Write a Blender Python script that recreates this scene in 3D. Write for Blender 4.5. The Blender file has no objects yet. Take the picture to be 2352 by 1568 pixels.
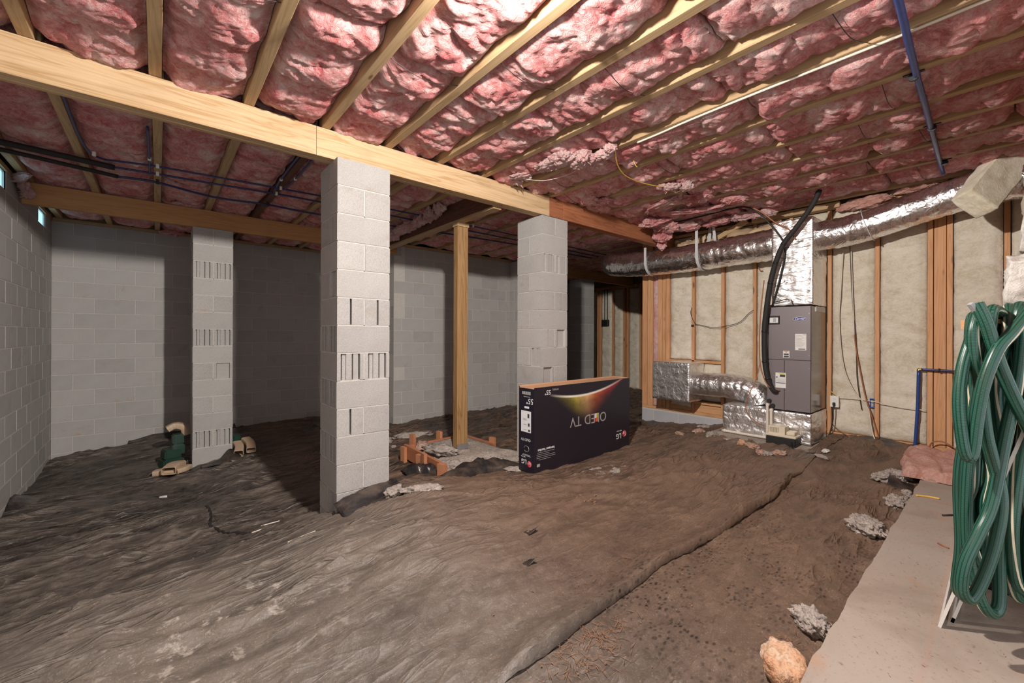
import bpy, bmesh, math, random
import numpy as np
from mathutils import Vector, Matrix

# ------------------------------------------------------------------ camera, world, lamp, exposure
SC = bpy.context.scene
Z0 = 1.40            # eye height: all heights below are measured from the lens, Z0 lifts them
YAW = math.degrees(0.8681)
cam_d = bpy.data.cameras.new('camera'); cam = bpy.data.objects.new('camera', cam_d)
SC.collection.objects.link(cam)
cam_d.sensor_fit = 'HORIZONTAL'; cam_d.sensor_width = 36.0; cam_d.lens = 36.0 * 962.665 / 2352.0
cam_d.shift_y = -(784.0 - 768.64) / 2352.0
cam_d.clip_start = 0.02; cam_d.clip_end = 60
cam.matrix_world = (Matrix.Translation((0, 0, Z0)) @ Matrix.Rotation(math.radians(YAW - 90), 4, 'Z')
                    @ Matrix.Rotation(math.radians(90), 4, 'X') @ Matrix.Rotation(0.0033, 4, 'Z'))
SC.camera = cam
W = bpy.data.worlds.new('sky'); SC.world = W; W.use_nodes = True
W.node_tree.nodes['Background'].inputs[0].default_value = (0.95, 0.975, 1.0, 1)
W.node_tree.nodes['Background'].inputs[1].default_value = 1.4
SC.view_settings.view_transform = 'Standard'; SC.view_settings.look = 'None'
SC.view_settings.gamma = 1.0; SC.view_settings.use_curve_mapping = False
SC.view_settings.exposure = 0.15

def bulb_light(name, loc, power, color=(1.0, 0.93, 0.86), radius=0.04):
    ld = bpy.data.lights.new(name, 'POINT'); ld.energy = power; ld.color = color; ld.shadow_soft_size = radius
    ld.use_nodes = True; nt = ld.node_tree; em = nt.nodes['Emission']
    fo = nt.nodes.new('ShaderNodeLightFalloff'); fo.inputs['Strength'].default_value = 1.0
    fo.inputs['Smooth'].default_value = 0.0
    nt.links.new(fo.outputs['Linear'], em.inputs['Strength'])
    o = bpy.data.objects.new(name, ld); SC.collection.objects.link(o)
    o.location = (loc[0], loc[1], loc[2] + Z0)
    return o
BULB = (1.03, 1.25, 1.385)
bulb_light('ceiling_bulb_offscreen', BULB, 118.0)      # the bare bulb just above the frame: it burns out the batt below it and throws the beam and pillar shadows

# ------------------------------------------------------------------ helpers
random.seed(7)
RNG = np.random.default_rng(11)
COL = SC.collection
ORG = {}

_perm = RNG.permutation(256); _perm = np.r_[_perm, _perm, _perm]
_grad = RNG.normal(size=(256, 3)); _grad /= np.linalg.norm(_grad, axis=1)[:, None]
def pn(x, y, z=0.0):
    x, y, z = np.broadcast_arrays(np.asarray(x, float), np.asarray(y, float), np.asarray(z, float))
    xi, yi, zi = np.floor(x).astype(int), np.floor(y).astype(int), np.floor(z).astype(int)
    xf, yf, zf = x - xi, y - yi, z - zi
    u, v, w = [t * t * t * (t * (t * 6 - 15) + 10) for t in (xf, yf, zf)]
    xi &= 255; yi &= 255; zi &= 255
    def g(i, j, k):
        h = _perm[_perm[_perm[xi + i] + yi + j] + zi + k]
        gr = _grad[h]
        return gr[..., 0] * (xf - i) + gr[..., 1] * (yf - j) + gr[..., 2] * (zf - k)
    def l(a, b, t): return a + t * (b - a)
    return 1.6 * l(l(l(g(0,0,0), g(1,0,0), u), l(g(0,1,0), g(1,1,0), u), v),
                   l(l(g(0,0,1), g(1,0,1), u), l(g(0,1,1), g(1,1,1), u), v), w)
def fbm(x, y, z=0.0, o=4, g=.5):
    r = 0; a = 1.0; f = 1.0
    for i in range(o):
        r = r + a * pn(np.asarray(x) * f, np.asarray(y) * f, np.asarray(z) * f + 7.3 * i); a *= g; f *= 2.03
    return r
def sst(t): t = np.clip(t, 0, 1); return t * t * (3 - 2 * t)

class MB:
    """collects geometry for ONE mesh object (coordinates: world X, Y, height from the lens)"""
    def __init__(s): s.v = []; s.f = []; s.uv = {}; s.sm = set()
    def add(s, vs, fs, uv=None, smooth=False):
        b = len(s.v); s.v.extend([tuple(map(float, p)) for p in vs])
        for i, f in enumerate(fs):
            if uv is not None: s.uv[len(s.f)] = uv[i]
            if smooth: s.sm.add(len(s.f))
            s.f.append(tuple(b + j for j in f))
        return s
    def box(s, x0, x1, y0, y1, z0, z1, ch=0.0):
        if ch <= 0:
            vs = [(x, y, z) for z in (z0, z1) for y in (y0, y1) for x in (x0, x1)]
            return s.add(vs, [(0,2,3,1), (4,5,7,6), (0,1,5,4), (2,6,7,3), (0,4,6,2), (1,3,7,5)])
        bm = bmesh.new(); bmesh.ops.create_cube(bm, size=1)
        for v in bm.verts:
            v.co = ((x0+x1)/2 + v.co.x*(x1-x0), (y0+y1)/2 + v.co.y*(y1-y0), (z0+z1)/2 + v.co.z*(z1-z0))
        bmesh.ops.bevel(bm, geom=list(bm.edges), offset=ch, segments=2 if ch > .008 else 1, affect='EDGES', profile=.5)
        return s.bm(bm)
    def bm(s, bm, smooth=False):
        bm.verts.index_update()
        s.add([v.co[:] for v in bm.verts], [[v.index for v in f.verts] for f in bm.faces], smooth=smooth); bm.free(); return s
    def prism(s, poly, z0, z1):
        n = len(poly)
        vs = [(x, y, z0) for x, y in poly] + [(x, y, z1) for x, y in poly]
        fs = [tuple(range(n - 1, -1, -1)), tuple(range(n, 2 * n))] + [(i, (i+1) % n, n + (i+1) % n, n + i) for i in range(n)]
        return s.add(vs, fs)
    def bar(s, a, b, w, h, up=(0, 0, 1)):
        a, b = Vector(a), Vector(b); d = (b - a).normalized(); up = Vector(up)
        r = d.cross(up).normalized(); u = r.cross(d)
        vs = [p + r * sx * w / 2 + u * sy * h / 2 for p in (a, b) for sx, sy in ((-1,-1), (1,-1), (1,1), (-1,1))]
        return s.add(vs, [(3,2,1,0), (4,5,6,7), (0,1,5,4), (1,2,6,5), (2,3,7,6), (3,0,4,7)])
    def tube(s, pts, r, n=10, sub=6, caps=True, closed=False, rr=None, spline=True, flat=1.0):
        P = np.array(pts, float)
        if spline and len(P) > 2: P = catmull(P, sub, closed)
        m = len(P); R = np.full(m, r) if rr is None else np.interp(np.linspace(0, 1, m), np.linspace(0, 1, len(rr)), rr)
        T = np.gradient(P, axis=0)
        if closed: T = np.roll(P, -1, 0) - np.roll(P, 1, 0)
        T /= np.linalg.norm(T, axis=1)[:, None] + 1e-12
        N = np.cross(T[0], (0.13, 0.21, 1.0)); N /= np.linalg.norm(N)
        vs = []; L = np.r_[0, np.cumsum(np.linalg.norm(np.diff(P, axis=0), axis=1))]
        for i in range(m):
            N = N - T[i] * (N @ T[i]); N /= np.linalg.norm(N); B = np.cross(T[i], N)
            for k in range(n):
                a = 2 * math.pi * k / n
                vs.append(P[i] + R[i] * (N * math.cos(a) + B * math.sin(a) * flat))
        fs = []; uv = []
        for i in range(m if closed else m - 1):
            j = (i + 1) % m
            for k in range(n):
                k2 = (k + 1) % n
                fs.append((i*n + k, i*n + k2, j*n + k2, j*n + k))
                l0, l1 = L[i], (L[j] if j > i else L[i] + .02)
                uv.append(((k/n, l0), ((k+1)/n, l0), ((k+1)/n, l1), (k/n, l1)))
        s.add(vs, fs, uv, True)
        if caps and not closed:
            b = len(s.v) - m * n
            s.f.append(tuple(b + k for k in range(n - 1, -1, -1))); s.f.append(tuple(b + (m-1)*n + k for k in range(n)))
        return s
    def lathe(s, c, prof, n=16, axis='Z'):
        vs = []
        for r, h in prof:
            for k in range(n):
                a = 2*math.pi*k/n; p = (r*math.cos(a), r*math.sin(a), h)
                if axis == 'X': p = (p[2], p[0], p[1])
                if axis == 'Y': p = (p[1], p[2], p[0])
                vs.append((c[0]+p[0], c[1]+p[1], c[2]+p[2]))
        m = len(prof)
        fs = [(i*n+k, i*n+(k+1) % n, (i+1)*n+(k+1) % n, (i+1)*n+k) for i in range(m-1) for k in range(n)]
        s.add(vs, fs, smooth=True)
        b = len(s.v) - m*n
        s.f.append(tuple(b+k for k in range(n-1, -1, -1))); s.f.append(tuple(b+(m-1)*n+k for k in range(n)))
        return s
    def blob(s, c, r, seed=0, sub=3, amp=.25, fr=2.2, rot=0.0, rough=0.0, flatb=None, tilt=0.0):
        bm = bmesh.new(); bmesh.ops.create_icosphere(bm, subdivisions=sub, radius=1)
        V = np.array([v.co[:] for v in bm.verts])
        d = 1 + amp * fbm(V[:,0]*fr+seed*3.1, V[:,1]*fr+seed, V[:,2]*fr, 3)
        if rough: d += rough * .7*(np.abs(pn(V[:,0]*fr*2.6+seed, V[:,1]*fr*2.6, V[:,2]*fr*2.6)) - .3) + rough*.22*pn(V[:,0]*fr*6+seed, V[:,1]*fr*6, V[:,2]*fr*6)
        V = V * d[:, None] * np.array(r)
        ca, sa = math.cos(tilt), math.sin(tilt); V = np.c_[V[:,0]*ca - V[:,2]*sa, V[:,1], V[:,0]*sa + V[:,2]*ca]
        ca, sa = math.cos(rot), math.sin(rot); V = np.c_[V[:,0]*ca - V[:,1]*sa, V[:,0]*sa + V[:,1]*ca, V[:,2]]
        if flatb is not None: V[:,2] = np.maximum(V[:,2], flatb)
        V = V + np.array(c)
        fs = [[v.index for v in f.verts] for f in bm.faces]; bm.free()
        return s.add(V, fs, smooth=True)
    def grid(s, P, smooth=True, uv=False):
        """P: (n, m, 3) array"""
        n, m = P.shape[:2]
        i, j = np.meshgrid(np.arange(n-1), np.arange(m-1), indexing='ij')
        a = (i*m + j).ravel(); F = np.c_[a, a+m, a+m+1, a+1]
        u = None
        if uv:
            ii, jj = i.ravel(), j.ravel()
            u = [((x/(n-1), y/(m-1)), ((x+1)/(n-1), y/(m-1)), ((x+1)/(n-1), (y+1)/(m-1)), (x/(n-1), (y+1)/(m-1))) for x, y in zip(ii, jj)]
        return s.add(P.reshape(-1, 3), F.tolist(), u, smooth)
    def slab(s, P, t):
        """sheet with thickness: P (n,m,3) plus a copy shifted by t (vector or (n,m,3)), rim closed"""
        n, m = P.shape[:2]; Q = P + np.array(t); b = len(s.v)
        s.grid(P); s.grid(Q[:, ::-1])
        def ip(i, j): return b + i*m + j
        def iq(i, j): return b + n*m + i*m + (m-1-j)
        for j in range(m-1):
            s.f.append((ip(0, j), ip(0, j+1), iq(0, j+1), iq(0, j))); s.f.append((ip(n-1, j+1), ip(n-1, j), iq(n-1, j), iq(n-1, j+1)))
        for i in range(n-1):
            s.f.append((ip(i+1, 0), ip(i, 0), iq(i, 0), iq(i+1, 0))); s.f.append((ip(i, m-1), ip(i+1, m-1), iq(i+1, m-1), iq(i, m-1)))
        return s
    def mesh(s, name, org=(0, 0, 0), smooth=None):
        me = bpy.data.meshes.new(name)
        V = np.array(s.v) - np.array(org)
        me.from_pydata(V.tolist(), [], s.f)
        if smooth is True: me.polygons.foreach_set('use_smooth', [True]*len(s.f))
        elif smooth is None and s.sm:
            fl = np.zeros(len(s.f), bool); fl[list(s.sm)] = True; me.polygons.foreach_set('use_smooth', fl)
        if s.uv:
            ul = me.uv_layers.new(name='UVMap'); arr = np.zeros((len(me.loops), 2)); li = 0
            for k, f in enumerate(s.f):
                if k in s.uv: arr[li:li+len(f)] = s.uv[k]
                li += len(f)
            ul.data.foreach_set('uv', arr.ravel())
        me.update(); return me
    def build(s, name, mat, parent=None, org=None, smooth=None):
        V = np.array(s.v)
        if org is None:
            lo, hi = V.min(0), V.max(0); org = ((lo[0]+hi[0])/2, (lo[1]+hi[1])/2, lo[2])
        me = s.mesh(name, org, smooth)
        for m in (mat if isinstance(mat, (list, tuple)) else [mat]): me.materials.append(m)
        return place(bpy.data.objects.new(name, me), org, parent)

def catmull(P, sub, closed=False):
    n = len(P); out = []
    idx = (lambda i: i % n) if closed else (lambda i: min(max(i, 0), n-1))
    for i in range(n if closed else n-1):
        p0, p1, p2, p3 = P[idx(i-1)], P[idx(i)], P[idx(i+1)], P[idx(i+2)]
        for k in range(sub):
            t = k/sub
            out.append(.5*((2*p1) + (-p0+p2)*t + (2*p0-5*p1+4*p2-p3)*t*t + (-p0+3*p1-3*p2+p3)*t**3))
    if not closed: out.append(P[-1])
    return np.array(out)
def place(o, org, parent=None):
    COL.objects.link(o); ORG[o.name] = org
    if parent is not None:
        po = ORG[parent.name]; o.parent = parent
        o.location = (org[0]-po[0], org[1]-po[1], org[2]-po[2])
    else: o.location = (org[0], org[1], org[2] + Z0)
    return o
def tag(o, label, cat, group=None):
    o['label'] = label; o['category'] = cat
    if group: o['group'] = group
    return o
def thing(name, label, cat, org, group=None):
    o = bpy.data.objects.new(name, None); o.empty_display_size = .05
    place(o, org); return tag(o, label, cat, group)
def struct(o): o['kind'] = 'structure'; return o
def text(body, size, mat, parent, origin, xa, ya, name='lettering', shear=0.0, ext=.0004, center=True, sx=1.0, bold=0.0, vert=True):
    cu = bpy.data.curves.new('t', 'FONT'); cu.body = body; cu.size = size; cu.shear = shear; cu.extrude = ext
    cu.resolution_u = 3; cu.offset = bold
    if center: cu.align_x = 'CENTER'
    if vert: cu.align_y = 'CENTER'
    ob = bpy.data.objects.new('t', cu); me = bpy.data.meshes.new_from_object(ob)
    bpy.data.objects.remove(ob); bpy.data.curves.remove(cu)
    xa, ya = Vector(xa).normalized(), Vector(ya).normalized(); za = xa.cross(ya)
    R = Matrix((xa*sx, ya, za)).transposed()
    for v in me.vertices: v.co = R @ v.co
    me.materials.clear(); me.materials.append(mat); me.name = name
    return place(bpy.data.objects.new(name, me), origin, parent)

# ------------------------------------------------------------------ materials (all node based)
class NT:
    def __init__(s, name, rough=.8, metal=0.0, spec=.5):
        s.m = bpy.data.materials.new(name); s.m.use_nodes = True; s.t = s.m.node_tree
        s.b = s.t.nodes['Principled BSDF']; s.b.inputs['Roughness'].default_value = rough
        s.b.inputs['Metallic'].default_value = metal; s.b.inputs['Specular IOR Level'].default_value = spec
        s._c = None
    def n(s, typ, **kw):
        nd = s.t.nodes.new(typ)
        for k, v in kw.items(): setattr(nd, k, v)
        return nd
    def l(s, a, b): s.t.links.new(a, b)
    def co(s, kind='Object', scale=None):
        if s._c is None: s._c = s.n('ShaderNodeTexCoord')
        o = s._c.outputs[kind]
        if scale is not None:
            mp = s.n('ShaderNodeMapping'); mp.inputs['Scale'].default_value = scale if hasattr(scale, '__len__') else (scale,)*3
            s.l(o, mp.inputs[0]); o = mp.outputs[0]
        return o
    def noise(s, vec, scale=5, detail=4, rough=.55, dist=0.0, col=False):
        nd = s.n('ShaderNodeTexNoise'); s.l(vec, nd.inputs['Vector'])
        nd.inputs['Scale'].default_value = scale; nd.inputs['Detail'].default_value = detail
        nd.inputs['Roughness'].default_value = rough; nd.inputs['Distortion'].default_value = dist
        return nd.outputs['Color' if col else 'Fac']
    def vor(s, vec, scale=5, feat='F1', out='Distance', rnd=1.0):
        nd = s.n('ShaderNodeTexVoronoi', feature=feat); s.l(vec, nd.inputs['Vector']); nd.inputs['Scale'].default_value = scale
        nd.inputs['Randomness'].default_value = rnd
        return nd.outputs[out]
    def ramp(s, fac, stops, interp='LINEAR'):
        nd = s.n('ShaderNodeValToRGB'); cr = nd.color_ramp; cr.interpolation = interp
        while len(cr.elements) < len(stops): cr.elements.new(.5)
        for e, (p, c) in zip(cr.elements, stops):
            e.position = p; e.color = (c, c, c, 1) if not hasattr(c, '__len__') else (*c, 1)
        s.l(fac, nd.inputs[0]); return nd.outputs[0]
    def mix(s, fac, a, b, mode='MIX'):
        nd = s.n('ShaderNodeMix', data_type='RGBA', blend_type=mode)
        for sock, v in ((nd.inputs[0], fac), (nd.inputs[6], a), (nd.inputs[7], b)):
            if hasattr(v, 'is_linked') or hasattr(v, 'node'): s.l(v, sock)
            elif hasattr(v, '__len__'): sock.default_value = (*v, 1)
            else: sock.default_value = v
        return nd.outputs[2]
    def math(s, op, a, b=None, c=None, clamp=False):
        nd = s.n('ShaderNodeMath', operation=op, use_clamp=clamp)
        for i, v in enumerate((a, b, c)):
            if v is None: continue
            if hasattr(v, 'node'): s.l(v, nd.inputs[i])
            else: nd.inputs[i].default_value = v
        return nd.outputs[0]
    def sep(s, v):
        nd = s.n('ShaderNodeSeparateXYZ'); s.l(v, nd.inputs[0]); return nd.outputs
    def attr(s, name):
        nd = s.n('ShaderNodeAttribute'); nd.attribute_name = name; return nd.outputs['Fac']
    def rnd(s): return s.n('ShaderNodeObjectInfo').outputs['Random']
    def color(s, v):
        if hasattr(v, 'node'): s.l(v, s.b.inputs['Base Color'])
        else: s.b.inputs['Base Color'].default_value = (*v, 1)
        return s
    def roughness(s, v): s.l(v, s.b.inputs['Roughness']); return s
    def bump(s, h, strength=.3, dist=.01, prev=None):
        nd = s.n('ShaderNodeBump'); nd.inputs['Strength'].default_value = strength; nd.inputs['Distance'].default_value = dist
        s.l(h, nd.inputs['Height'])
        if prev is not None: s.l(prev, nd.inputs['Normal'])
        s.l(nd.outputs[0], s.b.inputs['Normal']); return nd.outputs[0]

def plain(name, col, rough=.6, metal=0.0, var=.12, sc=20, bump=0.0, spec=.5):
    t = NT(name, rough, metal, spec); c = t.noise(t.co(), sc, 3)
    t.color(t.mix(c, tuple(x*(1-var) for x in col), tuple(min(1, x*(1+var)) for x in col)))
    if bump: t.bump(t.noise(t.co(), sc*4, 4), bump, .004)
    return t.m
def wood(name, axis, c1, c2, dark=(.16, .07, .03), knots=.045, rough=.65, ring=1.0):
    t = NT(name, rough, 0, .3); i = 'xyz'.index(axis)
    def sc(a, b): v = [b]*3; v[i] = a; return tuple(v)
    off = t.n('ShaderNodeVectorMath', operation='ADD'); t.l(t.co(), off.inputs[0])
    rv = t.n('ShaderNodeCombineXYZ'); r = t.math('MULTIPLY', t.rnd(), 37.0)
    for k in range(3): t.l(r, rv.inputs[k])
    t.l(rv.outputs[0], off.inputs[1])
    def mp(v):
        m = t.n('ShaderNodeMapping'); m.inputs['Scale'].default_value = v; t.l(off.outputs[0], m.inputs[0]); return m.outputs[0]
    n1 = t.noise(mp(sc(.5, 9*ring)), 1.6, 3, .5, 1.2)
    band = t.math('PINGPONG', t.math('MULTIPLY', n1, 9.0), 1.0)
    g = t.noise(mp(sc(3, 120)), 1.0, 3)
    base = t.mix(t.ramp(band, [(0, 0.0), (.75, .35), (1, 1)]), c1, c2)
    base = t.mix(t.math('MULTIPLY', t.ramp(g, [(.35, 1), (.6, 0)]), .35), base, c2)
    base = t.mix(t.math('MULTIPLY', t.rnd(), .35), base, tuple(x*.75 for x in c2))
    kv = t.vor(mp(sc(1.7, 6.0)), 1.0)
    base = t.mix(t.ramp(kv, [(knots, .9), (knots*2.2, 0)]), base, dark)
    st = t.noise(mp(sc(2, 4)), 1.5, 4); base = t.mix(t.math('MULTIPLY', t.ramp(st, [(.55, 0), (.75, 1)]), .25), base, tuple(x*.5 for x in c2))
    t.color(base); t.bump(g, .25, .002)
    return t.m

def cmu(name, lo, hi, stain=True):
    t = NT(name, .95, 0, .2); v = t.co(); r = t.rnd()
    big = t.noise(v, 6, 4); sp = t.noise(v, 260, 2, .6)
    c = t.mix(t.ramp(r, [(0, 0), (1, 1)]), lo, hi)
    c = t.mix(t.ramp(big, [(.35, 0), (.65, .22)]), c, tuple(x*1.22 for x in hi))
    c = t.mix(t.math('MULTIPLY', t.ramp(sp, [(.36, 1), (.46, 0)]), .5), c, tuple(x*.45 for x in lo))
    c = t.mix(t.math('MULTIPLY', t.ramp(sp, [(.58, 0), (.68, 1)]), .35), c, tuple(min(1, x*1.5) for x in hi))
    if stain:
        off = t.n('ShaderNodeVectorMath', operation='ADD'); t.l(v, off.inputs[0])
        cb = t.n('ShaderNodeCombineXYZ'); t.l(t.math('MULTIPLY', r, 51.0), cb.inputs[0]); t.l(cb.outputs[0], off.inputs[1])
        sn = t.noise(off.outputs[0], 4.5, 4, .6)
        c = t.mix(t.math('MULTIPLY', t.ramp(sn, [(.68, 0), (.75, 1)]), .55), c, (.50, .26, .12))
        sn2 = t.noise(off.outputs[0], 3.1, 3, .6, 1.0)
        c = t.mix(t.math('MULTIPLY', t.ramp(sn2, [(.62, 0), (.72, 1)]), .35), c, (.30, .27, .22))
    t.color(c); t.bump(sp, .35, .004)
    return t.m
def mortar(name, col):
    t = NT(name, .95, 0, .2); v = t.co(); n = t.noise(v, 40, 4)
    t.color(t.mix(n, tuple(x*.8 for x in col), tuple(x*1.15 for x in col))); t.bump(n, .4, .006); return t.m
def fluff(name, lo, mid, hi, sc=1.0, bumpk=1.0, anis=(1, 1, 1)):
    t = NT(name, 1.0, 0, .1); v = t.co()
    r = t.n('ShaderNodeVectorMath', operation='ADD'); t.l(v, r.inputs[0]); cb = t.n('ShaderNodeCombineXYZ')
    t.l(t.math('MULTIPLY', t.rnd(), 23.0), cb.inputs[0]); t.l(cb.outputs[0], r.inputs[1])
    m = t.n('ShaderNodeMapping'); m.inputs['Scale'].default_value = anis; t.l(r.outputs[0], m.inputs[0]); v = m.outputs[0]
    n1 = t.noise(v, 6*sc, 6, .6, .8); n2 = t.noise(v, 30*sc, 6, .68, 1.2); n3 = t.noise(v, 110*sc, 4, .7, 2.0)
    f = t.math('ADD', t.math('MULTIPLY', n1, .55), t.math('MULTIPLY', n2, .45))
    c = t.ramp(f, [(.38, lo), (.5, mid), (.61, hi)])
    c = t.mix(t.math('MULTIPLY', t.ramp(n3, [(.5, 0), (.68, 1)]), .35), c, tuple(min(1, x*1.15+.05) for x in hi))
    t.color(c)
    h = t.math('ADD', t.math('MULTIPLY', n2, 1.0), t.math('MULTIPLY', n3, .35))
    t.bump(h, .85*bumpk, .035)
    t.b.inputs['Sheen Weight'].default_value = .12; t.b.inputs['Sheen Roughness'].default_value = .6
    return t.m
def foil(name, sc=14, strength=.5, rough=.16, tint=(.80, .80, .82), anis=(1, 1, 1)):
    t = NT(name, rough, 1.0); v = t.co(scale=anis)
    n1 = t.noise(v, sc, 2, .5, 1.6); n2 = t.vor(v, sc*1.1, 'SMOOTH_F1'); n3 = t.noise(v, sc*6, 2, .5, 1.0)
    h = t.math('ADD', t.math('ADD', t.math('MULTIPLY', n1, 1.0), t.math('MULTIPLY', n2, .7)), t.math('MULTIPLY', n3, .06))
    t.bump(h, strength, .04); t.color(t.mix(n1, tuple(x*.92 for x in tint), tint))
    t.roughness(t.ramp(n3, [(.3, rough*.8), (.7, rough*1.3)]))
    return t.m

M = {}
PINE1, PINE2 = (.68, .46, .24), (.50, .31, .14)
M['pine_x'] = wood('pine_x', 'x', (.64, .465, .285), (.44, .275, .13), knots=.04)
M['beam2_x'] = wood('fir_x', 'x', (.58, .32, .14), (.44, .22, .085))
M['redfir_x'] = wood('red_fir_x', 'x', (.42, .17, .08), (.27, .09, .045), knots=.02)
M['joist_y'] = wood('joist_y', 'y', (.55, .385, .22), (.39, .255, .13), knots=.03)
M['girder_y'] = wood('girder_y', 'y', (.17, .075, .05), (.10, .045, .032), knots=.02)
M['ply_y'] = wood('ply_y', 'y', (.55, .38, .22), (.42, .28, .15))
M['stud_z'] = wood('stud_z', 'z', (.66, .37, .20), (.52, .26, .12), knots=.05)
M['plate_y'] = wood('plate_y', 'y', (.62, .36, .19), (.48, .24, .11))
M['post_z'] = wood('post_z', 'z', (.50, .31, .14), (.24, .125, .05), ring=1.1)
M['form_y'] = wood('form_y', 'y', (.55, .24, .12), (.42, .15, .075), knots=.02)
M['form_z'] = wood('form_z', 'z', (.60, .28, .15), (.46, .19, .09), knots=.02)
M['dark_x'] = wood('sill_x', 'x', (.48, .32, .18), (.35, .22, .11), knots=.02)
M['deck'] = wood('deck', 'x', (.30, .20, .12), (.22, .14, .08))
M['cmu'] = cmu('cmu_pillar', (.37, .357, .345), (.43, .415, .40))
M['cmu_wall'] = cmu('cmu_wall', (.37, .357, .345), (.43, .415, .40))
M['cmu_blue'] = cmu('cmu_stub', (.36, .36, .38), (.45, .45, .47), False)
M['mortar'] = mortar('mortar', (.54, .515, .48)); M['mortar_wall'] = mortar('mortar_wall', (.52, .49, .455))
M['pink'] = fluff('fiberglass_pink', (.61, .115, .125), (.83, .36, .35), (.94, .69, .66), .8)
M['pink_light'] = fluff('fiberglass_pink_light', (.78, .36, .35), (.87, .53, .51), (.92, .72, .69), 1.4)
M['peach'] = fluff('fiberglass_peach', (.66, .27, .20), (.80, .42, .34), (.86, .56, .48), 1.2)
M['cream'] = fluff('fiberglass_cream', (.56, .48, .36), (.68, .62, .51), (.75, .70, .60), .8, .5, (1, 1, 1.6))
M['white_fluff'] = fluff('fiberglass_white', (.66, .62, .55), (.78, .75, .69), (.84, .82, .78), 1.2, .7)
M['batt_slab'] = fluff('fiberglass_slab', (.66, .58, .42), (.78, .72, .57), (.84, .80, .68), .8, .4)
M['foil'] = foil('foil_crinkled', 13, .26, .36, tint=(.88, .87, .87))
M['foil_tall'] = foil('foil_tall', 9, .30, .34, tint=(.9, .89, .89), anis=(1, .55, 2.2))
M['foil_duct'] = foil('foil_duct', 10, .26, .25, tint=(.86, .85, .86))
M['foil_side'] = foil('foil_flat', 10, .35, .18)
M['black'] = plain('black_rubber', (.012, .012, .013), .55)
M['tube'] = plain('pipe_foam', (.018, .017, .017), .75)
M['blue'] = plain('blue_pex', (.020, .055, .22), .35, var=.2)
M['darkblue'] = plain('dark_blue_pex', (.022, .028, .12), .4, var=.2)
M['white_pl'] = plain('white_plastic', (.75, .74, .70), .5)
M['pvc'] = plain('pvc', (.70, .64, .55), .4)
M['ivory'] = plain('ivory_plastic', (.68, .60, .47), .45)
M['grey_metal'] = plain('cabinet_grey', (.20, .175, .185), .42, .25, .03)
M['grey_side'] = plain('cabinet_side', (.22, .20, .19), .18, .75, .05)
M['dark'] = plain('slot_shade', (.02, .018, .017), .9)
M['label'] = plain('label_paper', (.74, .73, .71), .6)
M['ink'] = plain('ink', (.05, .05, .055), .6); M['inkgrey'] = plain('ink_grey', (.38, .38, .38), .6)
M['orange_ink'] = plain('orange_ink', (.75, .22, .05), .6); M['yellow_ink'] = plain('yellow_ink', (.65, .58, .06), .6)
M['badge'] = plain('badge_blue', (.012, .022, .20), .3); M['whiteink'] = plain('white_ink', (.78, .78, .80), .5)
M['redink'] = plain('red_ink', (.62, .03, .06), .5)
M['copper'] = plain('copper_wire', (.35, .13, .06), .5); M['yellow'] = plain('yellow_wire', (.72, .45, .10), .5)
M['wirewhite'] = plain('white_cable', (.66, .60, .50), .5); M['wiregrey'] = plain('steel_wire', (.06, .05, .05), .45, .6)
M['brass'] = plain('brass', (.45, .30, .12), .35, .9)
M['strap'] = plain('strap', (.55, .55, .56), .4)
M['steel'] = plain('galvanised', (.45, .45, .45), .4, .8)
M['alu'] = plain('screen_frame', (.72, .68, .64), .4)
M['cardboard'] = plain('cardboard', (.58, .33, .19), .85, 0, .08, 8)
M['kraft'] = plain('kraft_paper', (.55, .40, .25), .8, 0, .15, 14, .3)
M['vinyl_blue'] = plain('outlet_blue', (.02, .11, .50), .4)
M['green_pl'] = plain('green_plastic', (.010, .042, .028), .35, 0, .25)
M['tan'] = plain('tan_aluminium', (.52, .38, .26), .5, 0, .12)
M['paper_w'] = plain('paper_scrap', (.70, .68, .66), .7)
M['straw'] = plain('pine_straw', (.24, .12, .065), .8, 0, .4, 60)
M['leaf'] = plain('dead_leaf', (.24, .13, .075), .8, 0, .35, 30)
M['porcelain'] = plain('porcelain', (.8, .79, .76), .3)
M['rubber_d'] = plain('cord_black', (.015, .014, .014), .5)
def m_rock(name, a, b, c, sc=9):
    t = NT(name, .95, 0, .2); v = t.co(); n = t.noise(v, sc, 5, .6); n2 = t.noise(v, sc*8, 4, .6)
    col = t.ramp(n, [(.38, a), (.52, b), (.66, c)]); col = t.mix(t.math('MULTIPLY', t.ramp(n2, [(.4, 1), (.5, 0)]), .45), col, tuple(x*.4 for x in a))
    t.color(col); t.bump(n2, .8, .012); return t.m
M['rock'] = m_rock('rubble', (.36, .305, .275), (.46, .40, .36), (.55, .49, .44), 14)
M['rock_pink'] = m_rock('rubble_pink', (.46, .27, .20), (.55, .38, .31), (.62, .50, .43), 12)
M['stone'] = m_rock('clay_stone', (.62, .33, .19), (.60, .40, .27), (.66, .58, .49), 9)
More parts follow.
